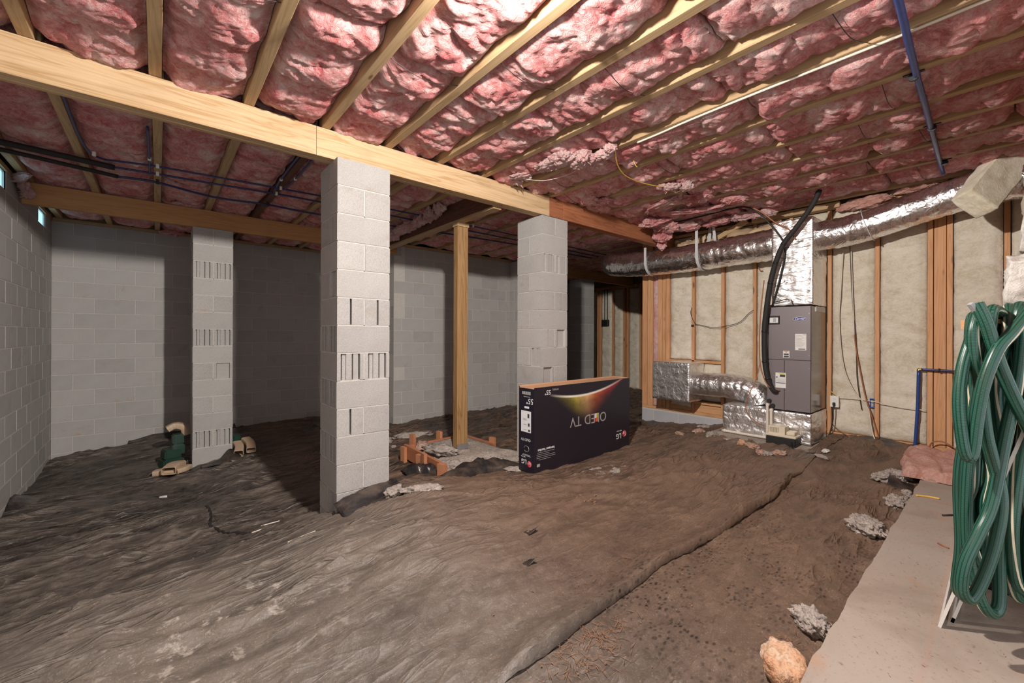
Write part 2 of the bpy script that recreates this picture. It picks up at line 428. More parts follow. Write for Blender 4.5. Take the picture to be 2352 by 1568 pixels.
def m_conc():
    t = NT('concrete_slab', .85, 0, .3); v = t.co(); n = t.noise(v, 2.2, 5, .6, .6); n2 = t.noise(v, 60, 4, .65); n3 = t.noise(v, 5, 4, .55, .5)
    c = t.ramp(n, [(.3, (.28, .225, .185)), (.5, (.345, .285, .24)), (.7, (.37, .32, .28))])
    c = t.mix(t.math('MULTIPLY', t.ramp(n3, [(.60, 0), (.74, 1)]), .55), c, (.42, .22, .12))
    c = t.mix(t.math('MULTIPLY', t.ramp(n2, [(.33, 1), (.42, 0)]), .4), c, (.16, .11, .08))
    x = t.sep(v); d = t.math('ABSOLUTE', t.math('SUBTRACT', x[1], .185)); wob = t.math('MULTIPLY', t.noise(v, 3, 3), .03)
    line = t.ramp(t.math('ADD', d, wob), [(.015, 1), (.03, 0)])
    c = t.mix(t.math('MULTIPLY', line, .12), c, (.45, .16, .10))
    t.color(c); t.bump(n2, .25, .004); return t.m
M['concrete'] = m_conc()
M['footing'] = m_rock('footing_concrete', (.34, .29, .25), (.42, .36, .31), (.50, .44, .39), 6)
M['dirt'] = m_rock('dirt', (.10, .055, .035), (.16, .09, .055), (.22, .13, .08), 5)
def m_plastic():
    t = NT('dusty_black_plastic', .4, 0, .5); v = t.co()
    big = t.noise(v, .9, 4, .55, .5); med = t.noise(v, 4.5, 6, .62, .8); fine = t.noise(v, 30, 5, .7, .6); grit = t.noise(v, 160, 2, .6)
    st = t.noise(t.co(scale=(1.5, 9, 1)), 1.3, 5, .6, .5)
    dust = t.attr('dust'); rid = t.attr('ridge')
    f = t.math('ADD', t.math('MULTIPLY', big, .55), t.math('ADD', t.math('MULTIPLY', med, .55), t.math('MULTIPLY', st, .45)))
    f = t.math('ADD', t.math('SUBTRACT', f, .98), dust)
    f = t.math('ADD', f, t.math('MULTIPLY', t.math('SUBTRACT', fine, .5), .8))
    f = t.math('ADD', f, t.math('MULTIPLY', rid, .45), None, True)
    def rdg(sc, a, d):
        mp = t.n('ShaderNodeMapping'); mp.inputs['Scale'].default_value = sc; mp.inputs['Rotation'].default_value = (0, 0, a); t.l(v, mp.inputs[0])
        q = t.math('ABSOLUTE', t.math('SUBTRACT', t.noise(mp.outputs[0], 1.0, 3, .5, d), .5))
        return t.ramp(q, [(0, 1), (.022, .5), (.075, 0)])
    rr = t.math('ADD', t.math('ADD', rdg((1.0, 4.2, 1), -.12, .5), rdg((1.5, 6, 1), .25, .5)), t.math('ADD', t.math('MULTIPLY', rdg((1.6, 3.6, 1), -.85, .5), .8), t.math('MULTIPLY', rdg((3.5, 11, 1), .05, .5), .5)))
    f = t.math('ADD', f, t.math('MULTIPLY', t.math('MULTIPLY', rr, t.attr('fold')), .38), None, True)
    sp_ = t.ramp(t.vor(t.co(scale=(1, 1.7, 1)), 30), [(.18, 1), (.42, 0)])
    sp_ = t.math('MULTIPLY', t.math('MULTIPLY', sp_, t.attr('dimple')), t.ramp(t.noise(v, 5, 3), [(.4, 0), (.55, 1)]))
    f = t.math('SUBTRACT', f, t.math('MULTIPLY', sp_, .55), None, True)
    warm = t.attr('warm')
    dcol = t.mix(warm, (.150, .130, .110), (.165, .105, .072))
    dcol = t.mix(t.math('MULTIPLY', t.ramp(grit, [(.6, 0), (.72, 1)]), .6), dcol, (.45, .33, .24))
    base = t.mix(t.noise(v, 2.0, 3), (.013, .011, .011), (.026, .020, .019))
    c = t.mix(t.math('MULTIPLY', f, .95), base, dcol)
    wh = t.math('MULTIPLY', t.attr('white'), t.ramp(t.noise(v, 11, 6, .7, .3), [(.56, 0), (.66, .8)]))
    c = t.mix(wh, c, (.46, .42, .37))
    t.color(c)
    t.roughness(t.math('ADD', t.math('MULTIPLY', f, .34), .25))
    msk = t.ramp(t.noise(v, 1.7, 3, .5), [(.38, .12), (.58, 1)])
    b0 = t.bump(t.math('MULTIPLY', t.math('MULTIPLY', rr, msk), t.math('ADD', t.math('MULTIPLY', t.attr('fold'), .85), .15)), .75, .018)
    b1 = t.bump(t.noise(v, 9, 5, .6, .6), .25, .03, b0); t.bump(fine, .28, .008, b1)
    return t.m
M['plastic'] = m_plastic()
M['flap'] = (lambda t: (t.color(t.mix(t.math('MULTIPLY', t.ramp(t.noise(t.co(), 7, 5), [(.42, 0), (.7, 1)]), .55), (.022, .019, .020), (.16, .115, .085))),
                        t.bump(t.noise(t.co(), 9, 4, .6, 1.2), .4, .02), t.m)[-1])(NT('plastic_flap', .24))
def m_hose():
    t = NT('hose_green', .28, 0, .5); uv = t.co('UV'); x = t.sep(uv)
    rib = t.math('PINGPONG', t.math('MULTIPLY', x[0], 11.0), .5); rib = t.ramp(rib, [(.10, 0), (.22, 1)])
    st = t.math('PINGPONG', t.math('MULTIPLY', x[1], 260.0), .5); st = t.ramp(st, [(.18, 0), (.3, 1)])
    hatch = t.math('MULTIPLY', rib, st)
    c = t.mix(t.math('MULTIPLY', hatch, .7), (.004, .040, .026), (.07, .215, .16))
    tw = t.math('FRACT', t.math('ADD', x[0], t.math('MULTIPLY', x[1], .55)))
    wl = t.ramp(t.math('ABSOLUTE', t.math('SUBTRACT', tw, .5)), [(.024, 1), (.032, 0)])
    c = t.mix(wl, c, (.70, .60, .45))
    g = t.noise(t.co(), 7, 4); c = t.mix(t.math('MULTIPLY', t.ramp(g, [(.5, 0), (.75, 1)]), .45), c, (.045, .05, .03))
    t.color(c); t.bump(rib, .15, .002); return t.m
M['hose'] = m_hose()
def m_mesh():
    t = NT('insect_screen', .7, 0, .2); v = t.co(); x = t.sep(v)
    def ln(o): return t.math('LESS_THAN', t.math('FRACT', t.math('MULTIPLY', o, 420.0)), .42)
    a = t.math('MAXIMUM', ln(x[0]), ln(x[2])); t.l(a, t.b.inputs['Alpha']); t.color((.05, .045, .04)); return t.m
M['screen'] = m_mesh()
def m_vent():
    t = NT('vent_daylight', .6); v = t.co(); n = t.noise(v, 60, 4, .7)
    c = t.mix(n, (.25, .52, .66), (.45, .75, .88)); t.color((.3, .4, .45))
    t.l(c, t.b.inputs['Emission Color']); t.b.inputs['Emission Strength'].default_value = 1.5; return t.m
M['vent'] = m_vent()
def m_boxfront():
    # flat print of the carton: glowing arc over near-black purple; object origin = lower-left of the face
    t = NT('carton_print', .32, 0, .4); x = t.sep(t.co()); u, z = x[0], x[2]
    # arc (carton stands upside down): parabola through (.27,.735) (.64,.69) (1.39,.81)
    du = t.math('SUBTRACT', u, .72)
    arc = t.math('ADD', t.math('MULTIPLY', t.math('MULTIPLY', du, du), .235), t.math('ADD', t.math('MULTIPLY', du, .035), .693))
    d = t.math('SUBTRACT', z, arc)
    ends = t.math('MULTIPLY', t.ramp(u, [(.20, 0), (.5, 1)]), t.math('SUBTRACT', 1.0, t.math('MULTIPLY', t.math('SUBTRACT', u, .95), 1.9, None, True), None, True))
    line = t.math('MULTIPLY', t.ramp(t.math('ABSOLUTE', d), [(.004, 1), (.016, 0)]), ends)
    below = t.math('LESS_THAN', d, 0.004)
    side = t.math('ABSOLUTE', t.math('SUBTRACT', u, .80))
    depth = t.math('SUBTRACT', .34, t.math('MULTIPLY', side, .55))
    glow = t.math('SUBTRACT', 1.0, t.math('DIVIDE', t.math('MULTIPLY', d, -1.0), t.math('MAXIMUM', depth, .03)), None, True)
    glow = t.math('MULTIPLY', t.math('MULTIPLY', t.math('POWER', glow, 1.8), below), t.ramp(u, [(.25, 0), (.6, 1), (.98, 1), (1.0, .9)]))
    glow = t.math('MULTIPLY', glow, t.ramp(t.noise(t.co(), 7, 5, .65), [(.25, .35), (.6, 1)]))
    gc = t.ramp(t.math('MULTIPLY', t.math('SUBTRACT', u, .3), 1.0), [(.0, (.18, .20, .03)), (.28, (.62, .50, .06)), (.45, (.85, .52, .22)), (.62, (.75, .16, .05)), (.9, (.50, .03, .04))])
    base = (.020, .016, .024)
    c = t.mix(glow, base, gc); c = t.mix(line, c, (.92, .86, .76)); t.color(c); return t.m
M['carton'] = m_boxfront()
M['carton_side'] = plain('carton_side', (.014, .012, .022), .35)
M['cmu_far'] = M['cmu_wall']
# ------------------------------------------------------------------ the ground and its plastic sheets
ZJ = 1.495            # underside of the joists
XL, YB, XR = -1.04, 7.95, 5.885      # block wall faces (left, back) and the stud wall face (right)
ZC = 1.284            # a bed joint shared by every wall and pillar
CH = .2032            # course height
GC = np.array([(-1.04,5.67,-1.63),(-1.04,6.6,-1.66),(-1.04,7.95,-1.67),(.16,7.95,-1.51),(.95,7.95,-1.52),(2.23,7.95,-1.50),(.33,6.22,-1.61),(.71,6.22,-1.57),
 (2.96,6.47,-1.50),(4.08,6.47,-1.47),(5.4,6.47,-1.45),(.99,3.55,-1.46),(.9,3.05,-1.30),(1.38,2.95,-1.2),(2.73,2.85,-1.325),(4.2,2.85,-1.33),(2.6,4.0,-1.43),(2.05,3.75,-1.44),(2.05,4.3,-1.46),(3.0,4.6,-1.43),
 (5.885,3.8,-1.38),(5.885,2.4,-1.23),(5.0,2.2,-1.22),(4.9,1.2,-1.2),(5.885,.7,-1.13),(5.0,.5,-1.24),(3.5,.5,-1.24),(2,.5,-1.24),(1.2,.5,-1.26),(1.5,1.5,-1.22),(2.5,1.7,-1.26),
 (3.5,2,-1.27),(0,1.6,-1.28),(.55,2.85,-1.30),(0,2.65,-1.31),(-.5,2.6,-1.33),(-1,2.5,-1.36),(.4,3.75,-1.51),(0,3.6,-1.53),(-.6,3.45,-1.56),(-1,3.4,-1.58),(0,4.8,-1.62),(-1,1,-1.32),
 (0,.6,-1.3),(0,-1,-1.3),(3,-1,-1.3),(5.8,-1,-1.2),(7,5,-1.4),(9.4,4,-1.4),(9.4,8,-1.4),(7,7.9,-1.4),(4.5,3.9,-1.40),(1.7,4.6,-1.5),(1.7,3.6,-1.38)])
def _tps():
    P = GC; n = len(P); d = np.hypot(P[:,None,0]-P[None,:,0], P[:,None,1]-P[None,:,1])
    A = np.zeros((n+3, n+3)); A[:n,:n] = np.where(d > 0, d*d*np.log(d+1e-12), 0) + np.eye(n)*.015
    A[:n,n] = 1; A[:n,n+1:] = P[:,:2]; A[n,:n] = 1; A[n+1:,:n] = P[:,:2].T
    return np.linalg.solve(A, np.r_[P[:,2], 0, 0, 0])
_C = _tps()
def gz0(X, Y):
    X, Y = np.asarray(X, float), np.asarray(Y, float); r = _C[-3] + _C[-2]*X + _C[-1]*Y
    for k in range(len(GC)):
        d2 = (X-GC[k,0])**2 + (Y-GC[k,1])**2
        r = r + _C[k]*.5*d2*np.log(d2+1e-12)
    return r
def wrinkle(X, Y):
    wx = X + .35*pn(X*.7, Y*.7, 3.1); wy = Y + .30*pn(X*.9, Y*.9, 9.7)
    def rid(a, fx, fy, z, p):
        c, s = math.cos(a), math.sin(a); u, v = wx*c + wy*s, -wx*s + wy*c
        return (1 - np.abs(np.clip(pn(u*fx, v*fy, z), -1, 1)))**p
    r1 = rid(.10, .8, 3.6, 1.0, 5); r2 = rid(-.25, 1.3, 6.5, 5.0, 5); r3 = rid(.5, 1.6, 5.0, 11.0, 6); r4 = rid(-.9, 1.2, 4.0, 15.0, 7)
    m1 = sst(.5 + 1.1*pn(X*.8, Y*.8, 21)); m3 = sst(.45 + 1.2*pn(X*.9, Y*.9, 31)); m4 = sst(.25 + 1.2*pn(X*.8, Y*.8, 41))
    near = 1 - .70*sst((2.3 - Y)/1.0)*sst((3.6-X)/1.5)          # the dusty foreground lies flatter
    h = (.045*r1*m1 + .024*r2 + .028*r3*m3 + .028*r4*m4)*near
    lump = .012*fbm(X*2.2, Y*2.2, 50, 3) + .004*fbm(X*14, Y*14, 60, 3)*(2 - near)
    return h + lump, np.clip((r1*m1*.8 + r2*.6 + r3*m3*.8 + r4*m4)*near - .15, 0, 1)
def gz(x, y): return float(gz0(x, y)) + float(wrinkle(np.array([x]), np.array([y]))[0][0])*.8

dirt = MB(); gx, gy = np.meshgrid(np.linspace(XL-.05, 9.5, 60), np.linspace(-1.6, 8.1, 56), indexing='ij')
dirt.grid(np.dstack([gx, gy, gz0(gx, gy) - .05]))
struct(dirt.build('floor', M['dirt'], org=(0, 0, 0)))

def sheet(name, x0, x1, y0f, y1, step, label, edge=None, dz=0.0):
    xs = np.arange(x0, x1+1e-6, step); ys = np.arange(y0f, y1+1e-6, step)
    X, Y = np.meshgrid(xs, ys, indexing='ij'); hw, rid = wrinkle(X, Y); Z = gz0(X, Y) + hw + dz
    if edge == 'curl':           # the free edge along the overlap is lifted, wavy and rolled
        e = Y - y0f; Yc = .035*pn(X*1.3, X*0, 2.0) + .05*pn(X*.5, X*0, 8.0)
        k = np.clip(1 - e/.16, 0, 1); Y = Y + Yc*k
        lift = (.050 + .035*sst(.4 + pn(X*.9, X*0, 4.4)))*sst((X-.8)/.5)*sst((4.6-X)/.8)
        Z = Z + lift*np.where(e < .025, (np.maximum(e, 0)/.025)**.5, np.exp(-((e-.025)/.06)**2))
        Y = Y - .030*np.exp(-((e-.03)/.03)**2)*sst((X-.8)/.5)
    if edge == 'slab':           # sheet against the slab edge: small folds running up to it
        k = sst(1 - (Y-y0f)/.30); Z = Z + k*(.035*(1-np.abs(pn(X*2.7, Y*1.2, 71)))**4 - .02)
    mb = MB(); mb.grid(np.dstack([X, Y, Z]))
    ny_ = len(ys)
    cx_ = (X[:-1, :-1] + X[1:, 1:])/2; cy_ = (Y[:-1, :-1] + Y[1:, 1:])/2; kill = np.zeros_like(cx_, bool)
    for (a, b, c_, d) in ((.999, 1.376, 3.128, 3.505), (3.135, 3.512, 3.208, 3.585), (.332, .709, 6.23, 6.607), (7.26, 7.637, 6.13, 6.507), (2.97, 5.7, 6.49, 9), (5.44, 5.7, 5.6, 9),
                          (5.90, 9.6, -2, 3.73), (2.26, 2.98, 3.70, 4.48), (5.02, 5.9, 1.30, 2.30)):
        kill |= (cx_ > a) & (cx_ < b) & (cy_ > c_) & (cy_ < d)
    kf = kill.ravel(); mb.f = [f for f, k in zip(mb.f, kf) if not k]; mb.sm = set(range(len(mb.f)))
    o = mb.build(name, M['plastic'], org=(0, 0, 0))
    me = o.data
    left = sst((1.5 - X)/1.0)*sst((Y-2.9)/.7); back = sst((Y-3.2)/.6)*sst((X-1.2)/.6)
    dust = .75 - .54*left - .55*back + .10*sst((2.6-Y)/1.0) - .25*sst((.75-Y)/.25)*sst((X-2.4)/1.0) - .22*sst((X-4.3)/.6)  # cleaner plastic at left and back; the left is darkened partly for shade
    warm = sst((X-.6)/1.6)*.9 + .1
    fore = np.exp(-(((X-.2)/.55)**2 + ((Y-2.2)/.6)**2)); fore2 = np.exp(-(((X-3.25)/.35)**2 + ((Y-2.45)/.28)**2))
    white = np.clip(.9*fore + .9*fore2 + .55*np.exp(-(((X-.75)/.3)**2+((Y-3.6)/.35)**2)), 0, 1)
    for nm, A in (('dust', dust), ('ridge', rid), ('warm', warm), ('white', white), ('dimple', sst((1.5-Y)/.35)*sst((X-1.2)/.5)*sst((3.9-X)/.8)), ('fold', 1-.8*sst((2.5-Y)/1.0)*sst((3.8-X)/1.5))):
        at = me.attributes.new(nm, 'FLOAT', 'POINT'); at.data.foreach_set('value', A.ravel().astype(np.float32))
    return tag(o, label, 'plastic sheet')
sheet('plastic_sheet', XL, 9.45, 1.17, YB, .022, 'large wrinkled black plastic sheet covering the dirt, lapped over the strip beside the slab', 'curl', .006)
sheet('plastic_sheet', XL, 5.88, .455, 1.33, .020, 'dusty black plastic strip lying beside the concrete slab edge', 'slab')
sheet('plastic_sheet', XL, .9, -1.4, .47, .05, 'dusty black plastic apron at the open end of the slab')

# concrete slab along the right
sl = MB(); n = 150; xs = np.linspace(.9, 5.88, n)
ey = .445 + .012*fbm(xs*4, xs*0, 1, 4) - .006*np.abs(pn(xs*18, xs*0, 5))
top = [(x, y) for x, y in zip(xs, ey)]
poly = [(.9, -1.5)] + [(5.88, -1.5)] + top[::-1]
sl.prism(poly, -1.38, -1.15)
struct(sl.build('floor_slab', M['concrete'], org=(0, 0, 0)))

# ------------------------------------------------------------------ block walls
_bcache = {}
def block_mesh(L, H, D, mat, c=.0025):
    key = (round(L, 3), round(H, 3), D, mat.name)
    if key not in _bcache:
        mb = MB(); a, h = L/2, H/2      # local: x along, y=0 back .. y=-D front, chamfered front arrises
        vs = [(-a,0,-h),(a,0,-h),(a,0,h),(-a,0,h),(-a,-D+c,-h),(a,-D+c,-h),(a,-D+c,h),(-a,-D+c,h),
              (-a+c,-D,-h+c),(a-c,-D,-h+c),(a-c,-D,h-c),(-a+c,-D,h-c)]
        mb.add(vs, [(0,1,2,3),(0,4,5,1),(1,5,6,2),(2,6,7,3),(3,7,4,0),(4,8,9,5),(5,9,10,6),(6,10,11,7),(7,11,8,4),(8,11,10,9)])
        me = mb.mesh('block'); me.materials.append(mat); _bcache[key] = me
    return _bcache[key]
def block_wall(name, p0, u, length, z_top, z_bot, mat, mort, vis=None, phase=0.0, holes=(), thick=.19):
    """p0: (x,y) start of the face line; u: unit direction; outward (room) normal is u rotated -90 deg"""
    ux, uy = u; nx, ny = uy, -ux
    mb = MB()
    P = [(p0[0]+nx*-.003, p0[1]+ny*-.003), (p0[0]+ux*length-nx*.003, p0[1]+uy*length-ny*.003)]
    Q = [(p[0]-nx*thick, p[1]-ny*thick) for p in P]
    hs = sorted(holes)
    segs = []; s0 = 0.0
    for (a, b, za, zb) in hs:
        segs.append((s0, a, z_bot, z_top)); segs.append((a, b, z_bot, za)); segs.append((a, b, zb, z_top)); s0 = b
    segs.append((s0, length, z_bot, z_top))
    for a, b, za, zb in segs:
        q = [(P[0][0]+ux*t-nx*d, P[0][1]+uy*t-ny*d) for t, d in ((a, 0), (b, 0), (b, thick), (a, thick))]
        if zb > za + .001: mb.prism(q, za, zb)
    wo = struct(mb.build(name, mort, org=(p0[0], p0[1], z_bot)))
    ang = math.atan2(uy, ux); k = 0; zt = ZC + CH
    while zt - CH > z_bot - .15:
        z1, z0 = zt - .0047, zt - CH + .0047; z1 = min(z1, z_top)
        s = -.2032*((k % 2)) - phase
        while s < length:
            a, b = max(s, 0)+.0047, min(s+.4064, length)-.0047
            if b - a > .02 and (vis is None or (b > vis[0] and a < vis[1])) and z1 - z0 > .02:
                spans = [(a, b)]
                for (ha, hb, za, zb) in holes:
                    if z1 > za+.01 and z0 < zb-.01:
                        spans = [sp for q in spans for sp in ((q[0], min(q[1], ha)), (max(q[0], hb), q[1])) if sp[1]-sp[0] > .02]
                for a2, b2 in spans:
                    o = bpy.data.objects.new('block', block_mesh(b2-a2, z1-z0, .05, mat))
                    c = (a2+b2)/2; j = random.uniform(-.0015, .0015)
                    o.rotation_euler = (0, 0, ang)
                    place(o, (p0[0]+ux*c - nx*(.05-j), p0[1]+uy*c - ny*(.05-j), (z0+z1)/2), wo)
            s += .4064
        zt -= CH; k += 1
    return wo
ZW = 1.452
# left wall: face x=XL looking +x ; u must satisfy n = (uy,-ux) = (1,0) -> u=(0,1)
block_wall('wall_left', (XL, 4.9), (0, 1), YB-4.9, ZW, -1.85, M['cmu_wall'], M['mortar_wall'], phase=.1,
           holes=[(5.42-4.9, 5.82-4.9, 1.284, 1.452), (7.17-4.9, 7.575-4.9, 1.284, 1.452)])
lw = MB(); lw.box(XL-.19, XL, -1.6, 4.9, -1.7, ZW); struct(lw.build('wall_left_near', M['cmu_wall']))
# back wall: n = (0,-1) -> u = (1,0)
block_wall('wall_back', (XL, YB), (1, 0), 2.95-XL, ZW, -1.85, M['cmu_wall'], M['mortar_wall'], phase=.21)
# projecting bay: three faces
# side face looking -x: n = (-1,0) -> (uy,-ux) = (-1,0) -> u = (0,-1), starting from the far end
block_wall('wall_bay_side', (2.95, YB), (0, -1), YB-6.47, ZW, -1.75, M['cmu_wall'], M['mortar_wall'], phase=.06)
block_wall('wall_bay', (2.95, 6.47), (1, 0), 5.41-2.95, ZW, -1.75, M['cmu_wall'], M['mortar_wall'], phase=.27)
block_wall('wall_bay_return', (5.41, 6.47), (0, -1), .87, ZW, -1.75, M['cmu_wall'], M['mortar_wall'], phase=.05)
fb = MB(); fb.box(2.952, 9.6, YB, YB+.15, -1.6, ZW); struct(fb.build('wall_back_far', M['cmu_wall']))
sp_ = MB(); sp_.box(XL, 2.95, YB-.01, YB+.16, ZW, ZJ, 0); struct(sp_.build('trim_1', M['dark_x']))
sp2 = MB(); sp2.box(2.93, 5.6, 6.45, 6.62, ZW, ZJ); struct(sp2.build('trim_2', M['dark_x']))
sp3 = MB(); sp3.box(XL-.17, XL+.01, 3.4, YB, ZW, ZJ); struct(sp3.build('trim_3', M['dark_x']))
# foundation vents glowing with daylight in the left wall
for i, (ya, yb) in enumerate(((5.42, 5.82), (7.17, 7.575))):
    w = MB(); w.box(XL-.035, XL-.025, ya, yb, 1.284, 1.452); wo = struct(w.build('window_%d' % (i+1), M['vent']))
    fr = MB()
    for (a, b, c, d) in ((ya, ya+.012, 1.284, 1.452), (yb-.012, yb, 1.284, 1.452), (ya, yb, 1.284, 1.294), (ya, yb, 1.442, 1.452)):
        fr.box(XL-.024, XL-.010, a, b, c, d)
    fr.build('window_frame', M['steel'], wo)
# rim boards and corner fillers that close the shell
for nm, b in (('trim_4', (XL-.24, XL-.19, -1.6, 8.2, 1.40, 1.75)), ('trim_5', (XL-.24, 9.66, 8.10, 8.16, 1.40, 1.75)), ('trim_6', (9.60, 9.66, 3.5, 8.16, 1.2, 1.75)),
              ('trim_7', (6.0, 9.66, 3.50, 3.55, 1.2, 1.75)), ('trim_8', (5.60, 5.64, 6.47, 8.1, -1.6, 1.75))):
    rb = MB(); rb.box(*b); struct(rb.build(nm, M['dark_x']))
cf = MB(); cf.box(XL-.20, XL-.0035, YB+.0035, YB+.2, -1.85, 1.73); struct(cf.build('wall_corner', M['mortar_wall']))
cf = MB(); cf.box(5.4135, 5.60, 6.4735, 6.68, -1.75, 1.73); struct(cf.build('wall_corner_bay', M['mortar_wall']))
# subfloor deck above everything
ce = MB(); ce.box(XL-.2, 9.6, -1.6, 8.1, 1.725, 1.75); struct(ce.build('ceiling', M['deck'], org=(0, 0, 1.725)))

# ------------------------------------------------------------------ pillars of concrete block
def pillar_block(L, Wd, H, ends, mat):
    key = ('p', round(L,3), Wd, H, ends)
    if key not in _bcache:
        a, w = L/2, Wd/2
        def prof(kind, sgn):           # profile of one end from y=-w to y=+w, x measured inwards from the end
            if kind == 'slot': pts = [(0,-w),(0,-.008),(.045,-.008),(.045,.006),(0,.006),(0,w)]
            elif kind == 'ribs': pts = [(0,-w),(0,-w+.026),(.045,-w+.028),(.045,-w+.036),(.010,-w+.038),(.010,-.022),(.045,-.020),(.045,-.012),(.004,-.010),(.004,.030),(.016,.032),(.016,w-.040),(.045,w-.036),(.045,w-.028),(0,w-.026),(0,w)]
            elif kind == 'open': pts = [(0,-w),(0,-w+.028),(.03,-w+.034),(.03,w-.034),(0,w-.028),(0,w)]
            else: pts = [(0,-w),(0,w)]
            return pts
        right = [(a - x, y) for x, y in prof(ends[1], 1)]
        left = [(-a + x, y) for x, y in prof(ends[0], -1)][::-1]
        mb = MB(); mb.prism(right + left, -H/2, H/2); me = mb.mesh('block'); me.materials.append(mat); _bcache[key] = me
    return _bcache[key]
def pillar(label, x0, y0, zb, first, eX, eY, mat=None, ztop=ZC):
    """first='x': the top course shows a stretcher on the -y face; eX/eY: end kinds per course on the -x / -y faces"""
    mat = mat or M['cmu']
    t = thing('block_pillar', label, 'pillar', (x0+.2, y0+.2, zb))
    core = MB(); core.box(x0+.05, x0+.347, y0+.05, y0+.347, zb, ztop-.003)
    k = 0; z = ztop
    while z > zb:                      # bed joints and head joints between the blocks
        ax = (k % 2 == 0) == (first == 'x')
        core.box(x0+.0035, x0+.3935, y0+.0035, y0+.3935, z-CH-.0052, z-CH+.0052)
        if ax: core.box(x0+.0035, x0+.3935, y0+.1933, y0+.2037, z-CH, z-.004)
        else: core.box(x0+.1933, x0+.2037, y0+.0035, y0+.3935, z-CH, z-.004)
        z -= CH; k += 1
    core.build('mortar', M['mortar'], t)
    k = 0; z = ztop
    while z > zb:
        alongx = (k % 2 == 0) == (first == 'x')
        H = CH - .010; zc = z - CH/2
        for s in (0, 1):
            kind = (eX if alongx else eY).get(k, 'plain'); kd = kind if isinstance(kind, str) else kind[s]
            o = bpy.data.objects.new('block', pillar_block(.397, .1935, H, (kd, 'plain'), mat))
            off = .1935/2 + s*(.397-.1935); jx, jy = random.uniform(-.002, .002), random.uniform(-.002, .002)
            if alongx: place(o, (x0+.1985+jx, y0+off+jy*.5, zc), t)
            else:
                o.rotation_euler = (0, 0, math.pi/2)     # local -x end -> -y face
                place(o, (x0+(.397-off)+jx*.5, y0+.1985+jy, zc), t)
        z -= CH; k += 1
    return t
P1 = pillar('tall grey block pillar under the yellow beam, its base lapped by a black plastic flap', .989, 3.118, -1.62, 'x',
       {0:'plain', 2:('slot','plain'), 4:('open','plain'), 6:'ribs', 8:'ribs', 10:'ribs', 12:('open','plain')},
       {1:'plain', 3:'plain', 5:'slot', 7:'ribs', 9:('plain','slot'), 11:'plain'})
P2 = pillar('grey block pillar behind the big black carton, where yellow beam meets red beam', 3.125, 3.198, -1.55, 'y',
       {1:'plain', 3:'plain', 5:'plain', 7:('ribs','slot'), 9:'plain'}, {0:'plain', 2:'ribs', 4:('slot','plain'), 6:('open','slot'), 8:('plain','open'), 10:'plain'})
P3 = pillar('grey block pillar under the orange beam with downspout pieces at its foot', .322, 6.22, -1.80, 'y',
       {}, {0:'plain', 2:'ribs', 4:'plain', 6:'ribs', 8:('open','plain'), 10:'plain', 12:'ribs'}, ztop=1.275)
P4 = pillar('shadowed block pillar in the dark room beyond the carton', 7.25, 6.12, -1.5, 'x', {}, {}, ztop=1.26)

# ------------------------------------------------------------------ beams
def beam(label, x0, x1, y0, z0, z1, mat, plies=3, seams=()):
    t = thing('support_beam', label, 'beam', ((x0+x1)/2, y0+.019*plies, z0))
    for k in range(plies):
        ya = y0 + .0385*k
        cuts = [x0] + list(seams if k == 0 else []) + [x1]
        for a, b in zip(cuts[:-1], cuts[1:]):
            mb = MB(); mb.box(a+.001, b-.001, ya, ya+.038, z0 + (.003 if k == 1 else 0), z1, .002); mb.build('ply', mat, t)
    return t
B1 = beam('long pale yellow pine beam resting on the tall front pillar', XL+.02, 3.235, 3.20, ZC+.001, 1.493, M['pine_x'], 3, (.868,))
B1r = beam('reddish brown beam running from the second pillar to the stud wall', 3.238, 5.95, 3.20, ZC+.001, 1.493, M['redfir_x'], 3, (3.46,))
B2 = beam('orange beam along the back bay carried by the rear pillar', XL+.02, 2.9, 6.25, 1.277, 1.493, M['beam2_x'], 2)
B3 = beam('wooden beam over the pillar in the unlit room beyond', 5.7, 9.4, 6.25, 1.262, 1.493, M['beam2_x'], 2)
# dark girder running back from the yellow beam, carried by the wooden post
gt = thing('cross_girder', 'dark brown girder with pale lower edge resting on the wooden post', 'girder', (2.64, 4.9, 1.27))
for k in range(2):
    mb = MB(); mb.box(2.577+.0475*k, 2.623+.0475*k, 3.33, 6.46, 1.295, 1.493); mb.build('ply', M['girder_y'], gt)
    mb = MB(); mb.box(2.572+.052*k, 2.622+.052*k, 3.33, 6.46, 1.270, 1.294, .003); mb.build('flange', M['ply_y'], gt)

# ------------------------------------------------------------------ joists and ceiling insulation
JX = [-.97, -.51, -.012, .455, .934, 1.413, 1.885, 2.363, 2.81, 3.26, 3.76, 4.18, 4.61, 5.08, 5.70]
JW = .058
ORD = ['zeroth', 'first', 'second', 'third', 'fourth', 'fifth', 'sixth', 'seventh', 'eighth', 'ninth', 'tenth', 'eleventh', 'twelfth', 'thirteenth', 'fourteenth', 'fifteenth', 'sixteenth']
def joist(x, y0, y1, label, group, mat='joist_y'):
    mb = MB(); mb.box(x-JW/2, x+JW/2, y0, y1, ZJ, 1.72, .003)
    return tag(mb.build('floor_joist', M[mat]), label, 'joist', group)
for i, x in enumerate(JX):
    if i == 0: continue
    if i == 8: joist(x, -1.5, 3.27, 'ceiling joist carrying the long white cable in front of the yellow beam', 'joists in front of the beam')
    elif i == 14: joist(x, -1.5, 3.27, 'last ceiling joist running along above the silver ducts', 'joists in front of the beam')
    else: joist(x, -1.5, 3.27, 'wooden ceiling joist in front of the long beam, %s one from the left block wall' % ORD[i+1], 'joists in front of the beam')
joist(JX[0], -1.5, 7.95, 'pale ceiling joist lying right along the left block wall', 'joists behind the beam')
JB = JX[1:14] + [5.70]
